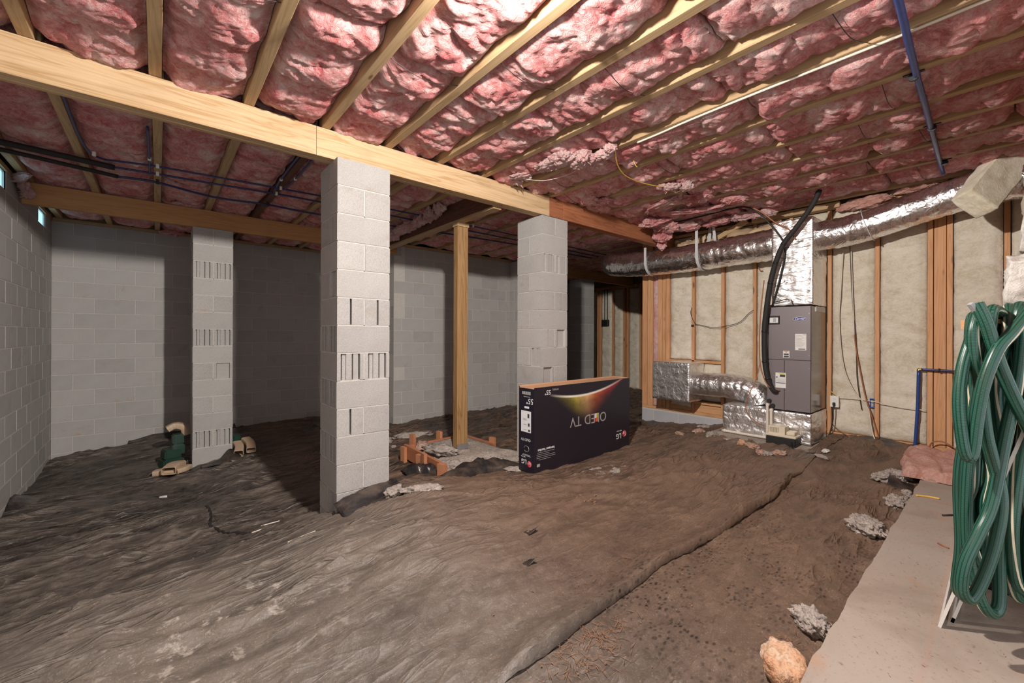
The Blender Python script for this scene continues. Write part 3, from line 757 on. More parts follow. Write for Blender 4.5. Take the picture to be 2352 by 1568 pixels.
for i, x in enumerate(JB):
    if abs(x-.934) < .01: joist(x+.02, 3.28, 7.95, 'dark ceiling joist with blue pipes clipped to both sides', 'joists behind the beam', 'girder_y')
    elif x < 2.95: joist(x+.012, 3.28, 7.95, 'wooden ceiling joist crossing over the orange beam, %s one from the left block wall' % ORD[i+2], 'joists behind the beam')
    else: joist(x+.012, 3.28, 6.6, 'wooden ceiling joist between long beam and block bay, %s from the left wall' % ORD[i+2], 'joists behind the beam')
for i, x in enumerate((6.2, 6.68, 7.16, 7.64, 8.12, 8.6, 9.08)): joist(x, 3.6, 7.95, 'ceiling joist in the dark far room, %s beyond the strapped duct' % ORD[i+1], 'joists in the far room')

def batt(name, x0, x1, y0, y1, zb, step, mat, seed, amp=1.0, sag=.02, up=.05):
    nx, ny = max(6, int((x1-x0)/step)+1), max(6, int((y1-y0)/step)+1)
    X, Y = np.meshgrid(np.linspace(x0, x1, nx), np.linspace(y0, y1, ny), indexing='ij')
    eu = np.minimum(X-x0, x1-X); ev = np.minimum(Y-y0, y1-Y); S = seed*5.37
    eu = eu + .018*pn(Y*9, X*3, S+2); ev = ev + .03*pn(X*8, Y*3, S+3)
    wx, wy = X + .05*pn(X*4, Y*4, S), Y + .06*pn(X*5, Y*4, S+9)
    crease = (1-np.abs(np.clip(pn(wx*2.6, wy*6.0, S+20), -1, 1)))**7 + .6*(1-np.abs(np.clip(pn(wx*6, wy*7, S+25), -1, 1)))**6
    lump = fbm(wx*4.2, wy*6.5, S+30, 3) ; fine = np.abs(fbm(wx*17, wy*22, S+40, 3))
    Z = zb - sag*np.sin(np.pi*np.clip((X-x0)/(x1-x0), 0, 1)) + up*(1-sst(eu/.075))**1.5 + .045*(1-sst(ev/.05))
    Z = Z + amp*(.030*crease - .024*lump - .016*fine)*(.25 + .75*sst(eu/.07))
    Z += .012*np.sin(Y*2*np.pi/.42 + seed)                    # sag between the support wires
    P = np.dstack([X, Y, Z]); mb = MB(); mb.grid(P[:, ::-1])
    m = ny; n = nx; zt = zb + .16
    idx = lambda i, j: i*m + (m-1-j)
    ring = [(i, 0) for i in range(n)] + [(n-1, j) for j in range(1, m)] + [(i, m-1) for i in range(n-2, -1, -1)] + [(0, j) for j in range(m-2, 0, -1)]
    b = len(mb.v); mb.v.extend([(float(P[i,j,0]), float(P[i,j,1]), zt) for i, j in ring]); L = len(ring)
    for q in range(L):
        r = (q+1) % L; mb.f.append((idx(*ring[r]), idx(*ring[q]), b+q, b+r))
    mb.f.append(tuple(b+q for q in range(L)))
    return mb.build(name, mat)
sd = 0
for i in range(len(JX)-1):
    xa, xb = JX[i]+JW/2+.003, JX[i+1]-JW/2-.003
    cuts = [-1.45, -.3 + random.uniform(-.3, .3), .95 + random.uniform(-.3, .25), 2.15 + random.uniform(-.25, .25), 3.265]
    if i == 7: cuts[3] = 2.0
    for q, (a, b) in enumerate(zip(cuts[:-1], cuts[1:])):
        sd += 1; pc = '%s joist bay from left wall, %s piece from the long beam' % (ORD[i+1], ORD[4-q])
        far = xa > 2.8
        st = .014 if b > -.2 else .04
        o = batt('insulation_batt', xa, xb, a+.004, b-.004, ZJ + random.uniform(.004, .022) - (.012 if far else 0), st, M['pink'], sd, .78 if not far else .8, .022 if far else .016)
        tag(o, 'pink fiberglass batt, ' + pc, 'insulation', 'pink batts in front of the beam')
JBX = [JX[0]] + [x+.012 for x in JB]
for i in range(len(JBX)-1):
    xa, xb = JBX[i]+JW/2+.003, JBX[i+1]-JW/2-.003
    if 2.4 < xa < 2.75: xa = max(xa, 2.36)
    end = 7.93 if xa < 2.7 else 6.44
    cuts = [3.33, 4.5 + random.uniform(-.3, .3), 5.5 + random.uniform(-.3, .3), 6.24, end] if end > 7 else [3.33, 4.4 + random.uniform(-.3, .3), 5.5 + random.uniform(-.3, .3), end]
    for q, (a, b) in enumerate(zip(cuts[:-1], cuts[1:])):
        sd += 1
        if a > 6.2 and xa < 2.5: lb, gp = 'pink batt behind the orange beam, %s joist bay from the left wall' % ORD[i+1], 'pink batts behind the orange beam'
        elif xa < 2.5: lb, gp = 'pink batt between the beams, %s joist bay from left wall, %s behind the yellow beam' % (ORD[i+1], ORD[q+1]), 'pink batts between the beams'
        else: lb, gp = 'dim pink batt right of dark girder, %s joist bay from left wall, %s behind beam' % (ORD[i+1], ORD[q+1]), 'pink batts right of the girder'
        tag(batt('insulation_batt', xa, xb, a+.004, b-.004, ZJ + random.uniform(.0, .02), .022, M['pink'], sd, .8, .012), lb, 'insulation', gp)
for i, x in enumerate((5.72, 6.2, 6.68, 7.16, 7.64, 8.12, 8.6)):
    for a, b in ((3.62, 5.6), (5.6, 7.9)):
        sd += 1
        tag(batt('insulation_batt', x+.035, x+.445, a, b, ZJ+.01, .05, M['pink'], sd, .8, .012), 'dim pink batt in the dark far room, %s bay beyond the duct, %s half' % (ORD[i+1], 'near' if a < 5 else 'back'), 'insulation', 'pink batts in the far room')
# ------------------------------------------------------------------ stud wall on the right
ZP = -1.095           # top of its bottom plate
wb = MB(); wb.box(5.978, 6.0, -.35, 3.75, -1.135, 1.72); wall_r = struct(wb.build('wall_right', M['deck']))
def stud(y0, y1, z0=ZP, z1=1.44, x0=XR, par=wall_r, mat='stud_z', nm='stud', x1=None):
    mb = MB(); mb.box(x0, x1 or x0+.089, y0, y1, z0, z1, .003); return mb.build(nm, M[mat], par)
STUDS = [(3.655, 3.745), (3.565, 3.650), (3.402, 3.475), (3.345, 3.398), (3.285, 3.338), (2.90, 2.940), (2.486, 2.526), (2.088, 2.126), (1.68, 1.718),
         (1.298, 1.336), (.880, .918), (.475, .515), (.385, .470), (.340, .380), (-.02, .018), (-.26, -.222)]
for i, (a, b) in enumerate(STUDS): stud(a, b, x0=XR + (.012 if i == 12 else 0))
stud(-.35, 3.745, -1.135, ZP, mat='plate_y', nm='bottom_plate')
stud(-.35, 3.745, 1.44, 1.48, mat='plate_y', nm='top_plate')
stud(2.52, 3.29, -.395, -.355, mat='plate_y', nm='header'); stud(2.526, 2.90, -.98, -.94, mat='plate_y', nm='opening_sill')
stud(2.53, 3.40, -1.095, -.985, XR+.03, mat='plate_y', nm='blocking')
stub = block_wall('wall_right_base', (5.885, 3.745), (0, -1), 4.09, -1.137, -1.50, M['cmu_blue'], M['mortar_wall'], phase=.0, vis=(0, 4.1))
def wall_batt(y0, y1, z0, z1, seed, label, mat='cream', x=XR+.012, group='cream batts in the stud wall', bulge=.03, flip=False):
    ny, nz = max(8, int((y1-y0)/.02)), max(8, int((z1-z0)/.025))
    Y, Zz = np.meshgrid(np.linspace(y0, y1, ny), np.linspace(z0, z1, nz), indexing='ij')
    e = np.minimum(np.minimum(Y-y0, y1-Y), np.minimum(Zz-z0, z1-Zz)) + .01*pn(Y*9, Zz*9, seed)
    S = seed*3.3
    h = bulge*sst(e/.06) + .010*fbm(Y*5, Zz*5, S, 3) + .004*fbm(Y*22, Zz*26, S+5, 3) - .016*(1-np.abs(np.clip(pn(Y*2+S, Zz*3.2, S), -1, 1)))**9
    P = np.dstack([x + .02 - h, Y, Zz])
    mb = MB(); mb.slab(P, (.045, 0, 0))
    return tag(mb.build('stud_bay_batt', M[mat]), label, 'insulation', group)
wl = 'cream fiberglass batt between wall studs '
wall_batt(2.945, 3.28, -.35, 1.43, 1, wl + 'above the foil box by the corner')
wall_batt(2.531, 2.895, -.35, 1.43, 2, wl + 'crossed by a sagging black wire')
wall_batt(2.131, 2.481, -.93, 1.43, 3, wl + 'above the bent silver duct')
wall_batt(1.723, 2.083, -1.09, 1.43, 4, wl + 'hidden partly by the black pipe')
wall_batt(1.341, 1.675, -1.09, 1.43, 5, wl + 'directly behind the air handler')
wall_batt(.923, 1.293, -1.09, 1.43, 6, wl + 'with hanging cables beside the power outlet')
wall_batt(.520, .875, -1.09, 1.43, 7, wl + 'behind the blue upright pipe')
wall_batt(.023, .335, -1.09, 1.43, 8, wl + 'behind the green hose')
wall_batt(-.217, -.025, -1.09, 1.43, 9, wl + 'in the corner by the torn batts')
wall_batt(2.95, 3.28, -1.05, -.93, 10, wl + 'below the foil box')
wall_batt(2.535, 2.895, -.92, -.40, 11, wl + 'beside the foil box opening')
wall_batt(3.478, 3.562, -1.09, 1.43, 12, 'narrow pink fiberglass strip between the corner studs', 'pink_light', group=None, bulge=.012)
# side wall returning toward the viewer, seen edge-on behind the hose
sw = MB(); sw.box(2.75, 5.97, -.36, -.345, -1.15, 1.72); wall_s = struct(sw.build('wall_side', M['deck']))
for x in (2.75, 3.15, 3.56, 3.97, 4.37, 4.78, 5.19, 5.6):
    mb = MB(); mb.box(x, x+.04, -.344, -.255, -1.15, 1.48, .003); mb.build('stud', M['stud_z'], wall_s)
# far room stud wall
fw = MB(); fw.box(9.56, 9.6, 3.6, 8.0, -1.6, 1.72); wall_f = struct(fw.build('wall_far', M['deck']))
fy = [4.2, 4.65, 5.06, 5.47, 5.88, 6.05, 6.43, 6.55, 6.90, 7.32, 7.42, 7.80]
for y in fy: stud(y, y+.05, -1.45, 1.25, 9.45, wall_f, x1=9.555)
stud(3.6, 8.0, 1.25, 1.33, 9.45, wall_f, 'plate_y', 'top_plate', 9.555)
for i in range(len(fy)-1):
    if fy[i+1]-fy[i] > .2:
        wall_batt(fy[i]+.055, fy[i+1]-.005, -1.4, 1.24, 30+i, 'pale batt in the far stud wall of the dark room, %s stud bay' % ORD[i+1], 'cream', 9.47, 'batts in the far wall', .05)
fs = MB(); fs.box(6.0, 9.56, 3.55, 3.6, -1.5, 1.72); struct(fs.build('wall_far_side', M['deck']))
eb = thing('breaker_box', 'small dark electrical box with two conduits on the far stud wall', 'electrical box', (9.40, 7.13, .24))
mb = MB(); mb.box(9.36, 9.45, 7.03, 7.24, .24, .42, .008); mb.build('enclosure', M['black'], eb)
for y in (7.08, 7.17):
    mb = MB(); mb.tube([(9.42, y, .42), (9.42, y, .9), (9.43, y+.01, 1.25)], .014, 8, 4); mb.build('conduit', M['rubber_d'], eb)

# ------------------------------------------------------------------ air handler, plenums and ducts
def crinkle_box(x0, x1, y0, y1, z0, z1, mat, name, parent=None, seed=0, amp=.007, step=.03, fr=9):
    bm = bmesh.new(); bmesh.ops.create_cube(bm, size=1)
    for v in bm.verts: v.co = ((x0+x1)/2+v.co.x*(x1-x0), (y0+y1)/2+v.co.y*(y1-y0), (z0+z1)/2+v.co.z*(z1-z0))
    n = int(max(x1-x0, y1-y0, z1-z0)/step)
    bmesh.ops.bevel(bm, geom=list(bm.edges), offset=.012, segments=2, affect='EDGES', profile=.5)
    big = [e for e in bm.edges if e.calc_length() > .06]
    bmesh.ops.subdivide_edges(bm, edges=big, cuts=max(4, min(n, 26)), use_grid_fill=True)
    bm.normal_update()
    V = np.array([v.co[:] for v in bm.verts]); N = np.array([v.normal[:] for v in bm.verts])
    d = amp*(fbm(V[:,0]*fr+seed, V[:,1]*fr, V[:,2]*fr*1.3, 3) - .8*(1-np.abs(np.clip(pn(V[:,0]*fr*.8, V[:,1]*fr*.9+seed, V[:,2]*fr*1.6), -1, 1)))**6)
    V = V + N*d[:, None]
    for v, p in zip(bm.verts, V): v.co = p
    mb = MB(); mb.bm(bm, True)
    return mb.build(name, mat, parent)
UX0, UX1, UY0, UY1, UZ0, UZ1 = 5.30, 5.86, 1.345, 1.765, -.825, .322
ah = thing('air_handler', 'grey upright air handler cabinet with blue oval badge', 'air handler', (5.58, 1.555, UZ0))
mb = MB(); mb.box(UX0+.012, UX1, UY0, UY1, UZ0, UZ1, .004); mb.build('cabinet', M['grey_side'], ah)
def panel(y0, y1, z0, z1, nm='panel'):
    m_ = MB(); m_.box(UX0, UX0+.014, y0, y1, z0, z1, .003); return m_.build(nm, M['grey_metal'], ah)
pu = panel(UY0+.002, UY1-.002, -.264, UZ1-.003, 'upper_panel'); pl = panel(UY0+.002, 1.590, UZ0+.003, -.268, 'lower_panel'); panel(1.593, UY1-.002, UZ0+.003, -.268, 'service_panel')
def onface(nm, y0, y1, z0, z1, mat, par, t=.0015, x=UX0):
    m_ = MB(); m_.box(x-t, x, y0, y1, z0, z1); return m_.build(nm, mat, par)
# breaker window
bw = MB()
for (a, b, c, d) in ((1.637, 1.752, .205, .222), (1.637, 1.752, .128, .145), (1.637, 1.652, .145, .205), (1.737, 1.752, .145, .205)): bw.box(UX0-.012, UX0, a, b, c, d, .003)
bwo = bw.build('breaker_bezel', M['black'], ah); onface('window_pane', 1.652, 1.737, .145, .205, M['label'], bwo, .004); onface('switch', 1.672, 1.702, .155, .197, M['inkgrey'], bwo, .009)
# badge
bd = MB(); n = 28
bd.add([(UX0-.004, 1.448+.060*math.cos(2*math.pi*k/n), .182+.0205*math.sin(2*math.pi*k/n)) for k in range(n)] + [(UX0, 1.448+.060*math.cos(2*math.pi*k/n), .182+.0205*math.sin(2*math.pi*k/n)) for k in range(n)],
       [tuple(range(n))] + [((k+1) % n, k, n+k, n+(k+1) % n) for k in range(n)])
bo = bd.build('badge', M['badge'], ah)
rim = MB(); rim.tube([(UX0-.004, 1.448+.060*math.cos(2*math.pi*k/20), .182+.0205*math.sin(2*math.pi*k/20)) for k in range(20)], .0018, 5, 3, closed=True); rim.build('badge_rim', M['whiteink'], bo)
text('Carrier', .031, M['whiteink'], bo, (UX0-.0048, 1.448, .183), (0, -1, 0), (0, 0, 1), shear=.35, bold=.0006)
def label(y0, y1, z0, z1, rows, seed, par=ah):
    lo = onface('paper_label', y0, y1, z0, z1, M['label'], par); rr = random.Random(seed)
    for (za, zb, mat, a, b) in rows: onface('printed_band', y1-(y1-y0)*b, y1-(y1-y0)*a, z0+(z1-z0)*za, z0+(z1-z0)*zb, M[mat], lo, .0022)
    return lo
label(1.386, 1.489, -.157, .020, [(.93, .97, 'inkgrey', .7, .95)] + [(.88-.075*k, .90-.075*k, 'inkgrey', .08, random.uniform(.6, .92)) for k in range(10)] + [(.05, .10, 'ink', .3, .9)], 3)
label(1.543, 1.604, -.243, -.167, [(.88, .98, 'orange_ink', .15, .85), (.72, .86, 'ink', .45, .55), (.40, .62, 'ink', .12, .9), (.06, .30, 'ink', .12, .9)], 4)
label(1.575, 1.678, -.580, -.412, [(.90, .97, 'yellow_ink', .35, .95), (.72, .88, 'ink', .42, .92), (.66, .74, 'ink', .06, .2), (.30, .34, 'badge', .05, .95)] + [(.38+.05*k, .395+.05*k, 'inkgrey', .08, .9) for k in range(5)], 5)
for (y, z) in ((1.362, .24), (1.362, -.21), (1.362, -.35), (1.362, -.76), (1.748, -.24), (1.748, -.30), (1.578, -.73), (1.578, -.62)):
    m_ = MB(); m_.lathe((UX0-.004, y, z), [(.004, 0), (.005, .002), (.005, .004)], 8, 'X'); m_.build('screw', M['steel'], ah)
for (y, z, r) in ((1.735, -.735, .021), (1.70, -.785, .021)):
    m_ = MB(); m_.lathe((UX0-.035, y, z), [(r, 0), (r*1.05, .01), (r, .035)], 14, 'X'); m_.build('drain_port', M['black'], ah)
m_ = MB(); m_.box(5.45, 5.80, 1.335, 1.346, .262, .322, .003); m_.build('tape_strip', M['label'], ah)
sp = crinkle_box(5.335, 5.85, 1.335, 1.735, .330, 1.285, M['foil_tall'], 'supply_plenum', None, 3, .005)
tag(sp, 'tall crinkled foil plenum standing on the grey air handler', 'plenum')
m_ = MB(); m_.box(5.37, 5.84, 1.737, 1.79, .325, .352, .003); tag(m_.build('wood_cleat', M['plate_y']), 'short wooden cleat on the cabinet top beside the plenum', 'wood block')
rp = crinkle_box(5.285, 5.87, 1.335, 2.25, -1.168, -.834, M['foil'], 'return_plenum', None, 8, .006)
tag(rp, 'low foil-wrapped plenum box under the air handler', 'plenum')
rbx = crinkle_box(5.45, 5.88, 2.752, 3.302, -.905, -.372, M['foil'], 'foil_box', None, 14, .005)
tag(rbx, 'foil-wrapped box fixed to the stud wall at the end of the low duct', 'duct box')
def duct(name, label, path, r, mat, rings=True, seed=0, par=None, amp=.06):
    P = catmull(np.array(path, float), 14); m = len(P); n = 44
    T = np.gradient(P, axis=0); T /= np.linalg.norm(T, axis=1)[:, None]
    N = np.cross(T[0], (.2, .1, 1)); N /= np.linalg.norm(N); L = np.r_[0, np.cumsum(np.linalg.norm(np.diff(P, axis=0), axis=1))]
    G = np.zeros((m, n+1, 3)); th = np.linspace(0, 2*np.pi, n+1)
    for i in range(m):
        N = N - T[i]*(N @ T[i]); N /= np.linalg.norm(N); B = np.cross(T[i], N)
        cx, cy_ = np.cos(th), np.sin(th)
        d = 1 + amp*(.55*pn(cx*1.7+seed, cy_*1.7, L[i]*7.0) + .45*pn(cx*3+seed, cy_*3, L[i]*26)) - amp*.9*(1-np.abs(np.clip(pn(cx*2.2+seed*2, cy_*2.2, L[i]*8+5), -1, 1)))**7
        d = d * (1 + .012*math.cos(L[i]*2*math.pi/.085))
        G[i] = P[i] + r*d[:, None]*(np.outer(np.cos(th), N) + np.outer(np.sin(th), B))
    mb = MB(); mb.grid(G)
    b = len(mb.v) - m*(n+1)
    mb.f.append(tuple(b+k for k in range(n))); mb.f.append(tuple(b+(m-1)*(n+1)+k for k in range(n-1, -1, -1)))
    return tag(mb.build(name, mat, par), label, 'duct')
duct('flex_duct', 'shiny foil flex duct rising to the right of the plenum', [(5.6, 1.36, 1.10), (5.6, 1.1, 1.115), (5.6, .9, 1.15), (5.6, .55, 1.24), (5.58, .2, 1.305), (5.55, -.2, 1.325)], .158, M['foil_duct'], seed=2, amp=.05)
duct('flex_duct', 'foil flex duct slung in white straps left of the plenum', [(5.6, 1.72, 1.085), (5.6, 2.05, 1.08), (5.6, 2.39, 1.07), (5.6, 2.73, 1.062), (5.6, 3.39, 1.07), (5.62, 3.84, 1.105), (5.68, 4.12, 1.15), (5.85, 4.28, 1.20), (6.2, 4.34, 1.24)], .185, M['foil_duct'], seed=5)
duct('flex_duct', 'short bent foil duct between the foil box and the low plenum', [(5.62, 2.76, -.655), (5.62, 2.5, -.65), (5.62, 2.25, -.65), (5.62, 2.06, -.685), (5.615, 1.96, -.76), (5.61, 1.935, -.84)], .155, M['foil'], seed=9)
# duct clamp wires and hanging straps
def ring(y, z, r, x=5.6, tilt=0.0, w=.004, mat='strap', nm='duct_band', label='thin band cinched around the right silver duct', cat='band'):
    pts = [(x + r*math.cos(a), y + tilt*math.sin(a)*r, z + r*math.sin(a)) for a in np.linspace(0, 2*math.pi, 24, endpoint=False)]
    m_ = MB(); m_.tube(pts, w, 6, 3, closed=True); return tag(m_.build(nm, M[mat]), label, cat)
ring(.93, 1.145, .166, tilt=.3)
def strap_loop(y, z, r, zt, label, x=5.6, w=.038):
    m_ = MB(); pr = [(x - r, zt)] + [(x + r*math.cos(a), z + r*math.sin(a)) for a in np.linspace(math.pi, 2*math.pi, 16)] + [(x + r, zt)]
    for k in range(len(pr)-1):
        (xa, za), (xb, zb) = pr[k], pr[k+1]; tx, tz = (za-zb), (xb-xa); l = math.hypot(tx, tz); tx, tz = tx/l*.002, tz/l*.002
        m_.add([(xa, y-w/2, za), (xb, y-w/2, zb), (xb, y+w/2, zb), (xa, y+w/2, za), (xa+tx, y-w/2, za+tz), (xb+tx, y-w/2, zb+tz), (xb+tx, y+w/2, zb+tz), (xa+tx, y+w/2, za+tz)],
               [(0,1,2,3), (7,6,5,4), (0,4,5,1), (3,2,6,7)])
    return tag(m_.build('duct_strap', M['strap']), label, 'strap')
strap_loop(3.40, 1.07, .192, 1.27, 'white hanging strap around the duct beneath the red beam end')
strap_loop(2.64, 1.062, .192, 1.50, 'white hanging strap around the duct below the torn insulation')
m_ = MB(); m_.bar((5.64, 2.50, 1.24), (5.64, 2.53, 1.50), .035, .003, (1, 0, 0)); tag(m_.build('duct_strap', M['strap']), 'loose white strap end hanging behind the silver duct', 'strap')
# line set, cables
m_ = MB(); LS = [(5.20, 1.25, 1.50), (5.20, 1.31, 1.36), (5.22, 1.45, 1.17), (5.22, 1.578, 1.00), (5.22, 1.655, .80), (5.22, 1.705, .586), (5.225, 1.745, .30), (5.23, 1.768, .05), (5.23, 1.762, -.29), (5.235, 1.735, -.48), (5.25, 1.690, -.60), (5.275, 1.655, -.625)]
ls = thing('refrigerant_line', 'thick black insulated refrigerant pipe bowed down the front of the air handler', 'pipe', (5.22, 1.70, -.64))
m_.tube(LS, .027, 12, 8, rr=[.026, .026, .026, .027, .028, .028, .028, .028, .027, .026, .026, .024]); m_.build('foam_sleeve', M['tube'], ls)
for k in (3, 4, 5, 7, 8, 9):
    p = np.array(LS[k]); q = np.array(LS[k+1]) if k+1 < len(LS) else p; d = (q-p)/np.linalg.norm(q-p)
    m_ = MB(); m_.tube([p-d*.011, p+d*.011], .0305, 10, spline=False); m_.build('zip_tie', M['rubber_d'], ls)
def cable(name, label, pts, r, mat, cat='cable', sub=8, n=6, group=None):
    m_ = MB(); m_.tube(pts, r, n, sub); return tag(m_.build(name, M[mat]), label, cat, group)
cable('control_cable', 'thin brown cable following the black refrigerant pipe', [(5.19, 1.76, .62), (5.19, 1.79, .30), (5.19, 1.805, 0), (5.19, 1.80, -.28), (5.20, 1.77, -.45), (5.22, 1.715, -.57), (5.28, 1.63, -.61)], .006, 'copper')
cable('control_cable', 'thin brown cable looping from the pipe to the low plenum', [(5.2, 1.80, -.30), (5.16, 1.83, -.50), (5.12, 1.90, -.70), (5.13, 1.92, -.85), (5.17, 1.84, -.97), (5.22, 1.74, -1.02), (5.265, 1.70, -1.03)], .005, 'copper')
cable('power_cable', 'black cable arching from the joist down across the foil plenum', [(5.13, 2.95, 1.46), (5.13, 2.5, 1.47), (5.13, 2.10, 1.483), (5.15, 1.93, 1.47), (5.2, 1.80, 1.37), (5.28, 1.62, 1.08), (5.295, 1.59, .92), (5.30, 1.64, .63), (5.305, 1.70, .40), (5.32, 1.72, .335)], .009, 'rubber_d')
cable('power_cable', 'orange brown cable disappearing behind the black pipe at the plenum top', [(5.15, 1.90, 1.475), (5.2, 1.78, 1.38), (5.25, 1.66, 1.25), (5.28, 1.55, 1.17), (5.29, 1.49, 1.05)], .007, 'copper')
cable('control_cable', 'short black wire bent over the cabinet top edge', [(5.29, 1.70, .37), (5.28, 1.62, .39), (5.28, 1.53, .40), (5.285, 1.515, .36), (5.30, 1.50, .325)], .005, 'rubber_d')
# condensate drain and pump
dp = thing('drain_pipe', 'cream plastic drain pipe running down and along the foil plenum base', 'pipe', (5.22, 1.95, -1.165))
m_ = MB(); m_.tube([(5.275, 1.735, -.775), (5.235, 1.735, -.775), (5.225, 1.735, -.79), (5.225, 1.735, -1.13), (5.225, 1.745, -1.145), (5.225, 2.19, -1.145), (5.235, 2.205, -1.145), (5.25, 2.205, -1.145)], .0145, 12, 4); m_.build('pipe_run', M['pvc'], dp)
for c in ((5.232, 1.735, -.775), (5.225, 1.738, -1.14), (5.23, 2.20, -1.145)):
    m_ = MB(); m_.blob(c, (.021, .021, .021), 1, 2, 0); m_.build('elbow', M['pvc'], dp)
dp2 = thing('drain_pipe', 'short cream drain pipe dropping from the cabinet into the pump', 'pipe', (5.2, 1.69, -1.06))
m_ = MB(); m_.tube([(5.27, 1.70, -.825), (5.22, 1.692, -.825), (5.205, 1.69, -.84), (5.205, 1.69, -1.06)], .0145, 12, 4); m_.build('pipe_run', M['pvc'], dp2)
m_ = MB(); m_.blob((5.21, 1.691, -.828), (.021, .021, .021), 1, 2, 0); m_.build('elbow', M['pvc'], dp2)
pp = thing('condensate_pump', 'small condensate pump with black tank and ivory motor cover', 'pump', (5.17, 1.56, -1.175))
m_ = MB(); m_.box(5.09, 5.25, 1.425, 1.705, -1.175, -1.085, .008); m_.build('tank', M['black'], pp)
m_ = MB(); m_.box(5.085, 5.255, 1.42, 1.71, -1.085, -1.058, .006); m_.build('lid', M['ivory'], pp)
m_ = MB(); m_.box(5.116, 5.24, 1.525, 1.68, -1.058, -.975, .004); hs_ = m_.build('motor_cover', M['ivory'], pp)      # slots are real gaps between ribs
m_ = MB()
for q in ((1.525, 1.585, -1.058, -.975), (1.667, 1.68, -1.058, -.975), (1.585, 1.667, -1.058, -1.045), (1.585, 1.667, -.99, -.975)): m_.box(5.10, 5.117, *q)
m_.build('grille_frame', M['ivory'], hs_)
m_ = MB(); m_.box(5.12, 5.23, 1.44, 1.52, -1.058, -1.02, .01); m_.build('float_housing', M['ivory'], pp)
for k in range(7):
    m_ = MB(); m_.box(5.10, 5.117, 1.590+.011*k, 1.596+.011*k, -1.045, -.99); m_.build('grille_rib', M['ivory'], hs_)
cable('power_cable', 'black pump cord running over the slab to the plastic sheet', [(5.09, 1.46, -1.12), (5.03, 1.44, -1.155), (4.96, 1.37, -1.167), (4.92, 1.30, -1.165), (4.95, 1.22, -1.155)], .006, 'rubber_d')
m_ = MB(); pg = [(4.86, 1.62), (4.93, 1.27), (5.88, 1.20), (5.88, 2.36), (5.05, 2.34), (4.93, 2.0)]
m_.prism(pg, -1.30, -1.176); tag(m_.build('equipment_pad', M['footing']), 'low concrete pad under the foil plenum and pump', 'concrete pad')
# outlet box, plug and cord
ob = thing('outlet_box', 'ivory power outlet box with black plug on the wall stud', 'outlet', (5.86, 1.256, -.80))
m_ = MB(); m_.box(5.835, 5.884, 1.219, 1.293, -.80, -.68, .004); m_.build('box', M['ivory'], ob)
m_ = MB(); m_.box(5.829, 5.835, 1.216, 1.296, -.803, -.677, .002); fp = m_.build('face_plate', M['white_pl'], ob)
for z in (-.715, -.765):
    m_ = MB(); m_.lathe((5.827, 1.256, z), [(.016, 0), (.017, .002)], 14, 'X'); so = m_.build('socket', M['label'], fp)
    for dy in (-.006, .006):
        m_ = MB(); m_.box(5.8255, 5.8275, 1.256+dy-.001, 1.256+dy+.001, z-.001, z+.008); m_.build('pin_slot', M['dark'], so)  # dark plates stand in for the shade inside open slots
pgo = thing('power_plug', 'black plug and cord hanging from the ivory outlet', 'cord', (5.80, 1.25, -1.18))
m_ = MB(); m_.box(5.797, 5.826, 1.244, 1.268, -.785, -.748, .005); m_.build('plug_body', M['rubber_d'], pgo)
m_ = MB(); m_.tube([(5.80, 1.256, -.78), (5.79, 1.258, -.85), (5.80, 1.262, -.95), (5.79, 1.285, -1.08), (5.74, 1.30, -1.165), (5.6, 1.27, -1.168)], .006, 8, 6); m_.build('cord', M['rubber_d'], pgo)
bbx = thing('blue_outlet_box', 'bright blue plastic electrical box on the side of a stud', 'electrical box', (5.90, .937, -.77))
m_ = MB()                      # hollow: back and four walls
for q in ((5.914, 5.92, .920, .955, -.77, -.675), (5.868, 5.914, .920, .924, -.77, -.675), (5.868, 5.914, .951, .955, -.77, -.675), (5.868, 5.914, .924, .951, -.77, -.766), (5.868, 5.914, .924, .951, -.679, -.675)): m_.box(*q)
m_.build('box', M['vinyl_blue'], bbx)
WX = 5.845
cable('hanging_cable', 'off-white cable hanging down the wall and curling onto the plastic', [(WX, 1.181, 1.02), (WX, 1.205, .5), (WX, 1.218, .15), (WX, 1.178, -.33), (WX, 1.082, -.61), (WX, .971, -.765), (5.84, .940, -.95), (5.83, .915, -1.07), (5.78, .87, -1.12), (5.55, .72, -1.155), (5.3, .62, -1.175), (5.22, .56, -1.18)], .006, 'wirewhite')
cable('hanging_cable', 'pair of thin white wires hanging beside the off-white cable', [(WX, 1.115, 1.0), (WX, 1.10, .5), (WX, 1.083, .006)], .004, 'wirewhite')
cable('hanging_cable', 'grey wire hanging behind the rust-brown cable', [(5.85, 1.125, 1.0), (5.85, 1.105, .45), (5.85, 1.07, -.1), (5.85, 1.06, -.45), (5.85, 1.035, -.68), (5.85, 1.02, -.80)], .004, 'wiregrey')
cable('hanging_cable', 'rust-brown cable slanting down the wall to the bottom plate', [(5.84, 1.083, .01), (5.84, 1.06, -.2), (5.84, 1.034, -.37), (5.84, .985, -.66), (5.85, .915, -.93), (5.86, .875, -1.10), (5.85, .865, -1.14)], .006, 'copper')
cable('hanging_cable', 'thin white cable running level through the studs', [(5.862, 1.22, -.70), (5.85, 1.12, -.69), (5.85, .93, -.70), (5.85, .80, -.725), (5.845, .65, -.735), (5.85, .52, -.74)], .004, 'wirewhite')
cable('hanging_cable', 'yellow wire end sticking out above the outlet', [(5.87, 1.30, -.63), (5.85, 1.27, -.65), (5.85, 1.245, -.675)], .004, 'yellow')
cable('hanging_cable', 'short rust-brown wire curving along the bottom plate', [(5.84, 1.29, -.98), (5.83, 1.24, -1.03), (5.82, 1.15, -1.09), (5.81, 1.06, -1.125)], .004, 'copper')
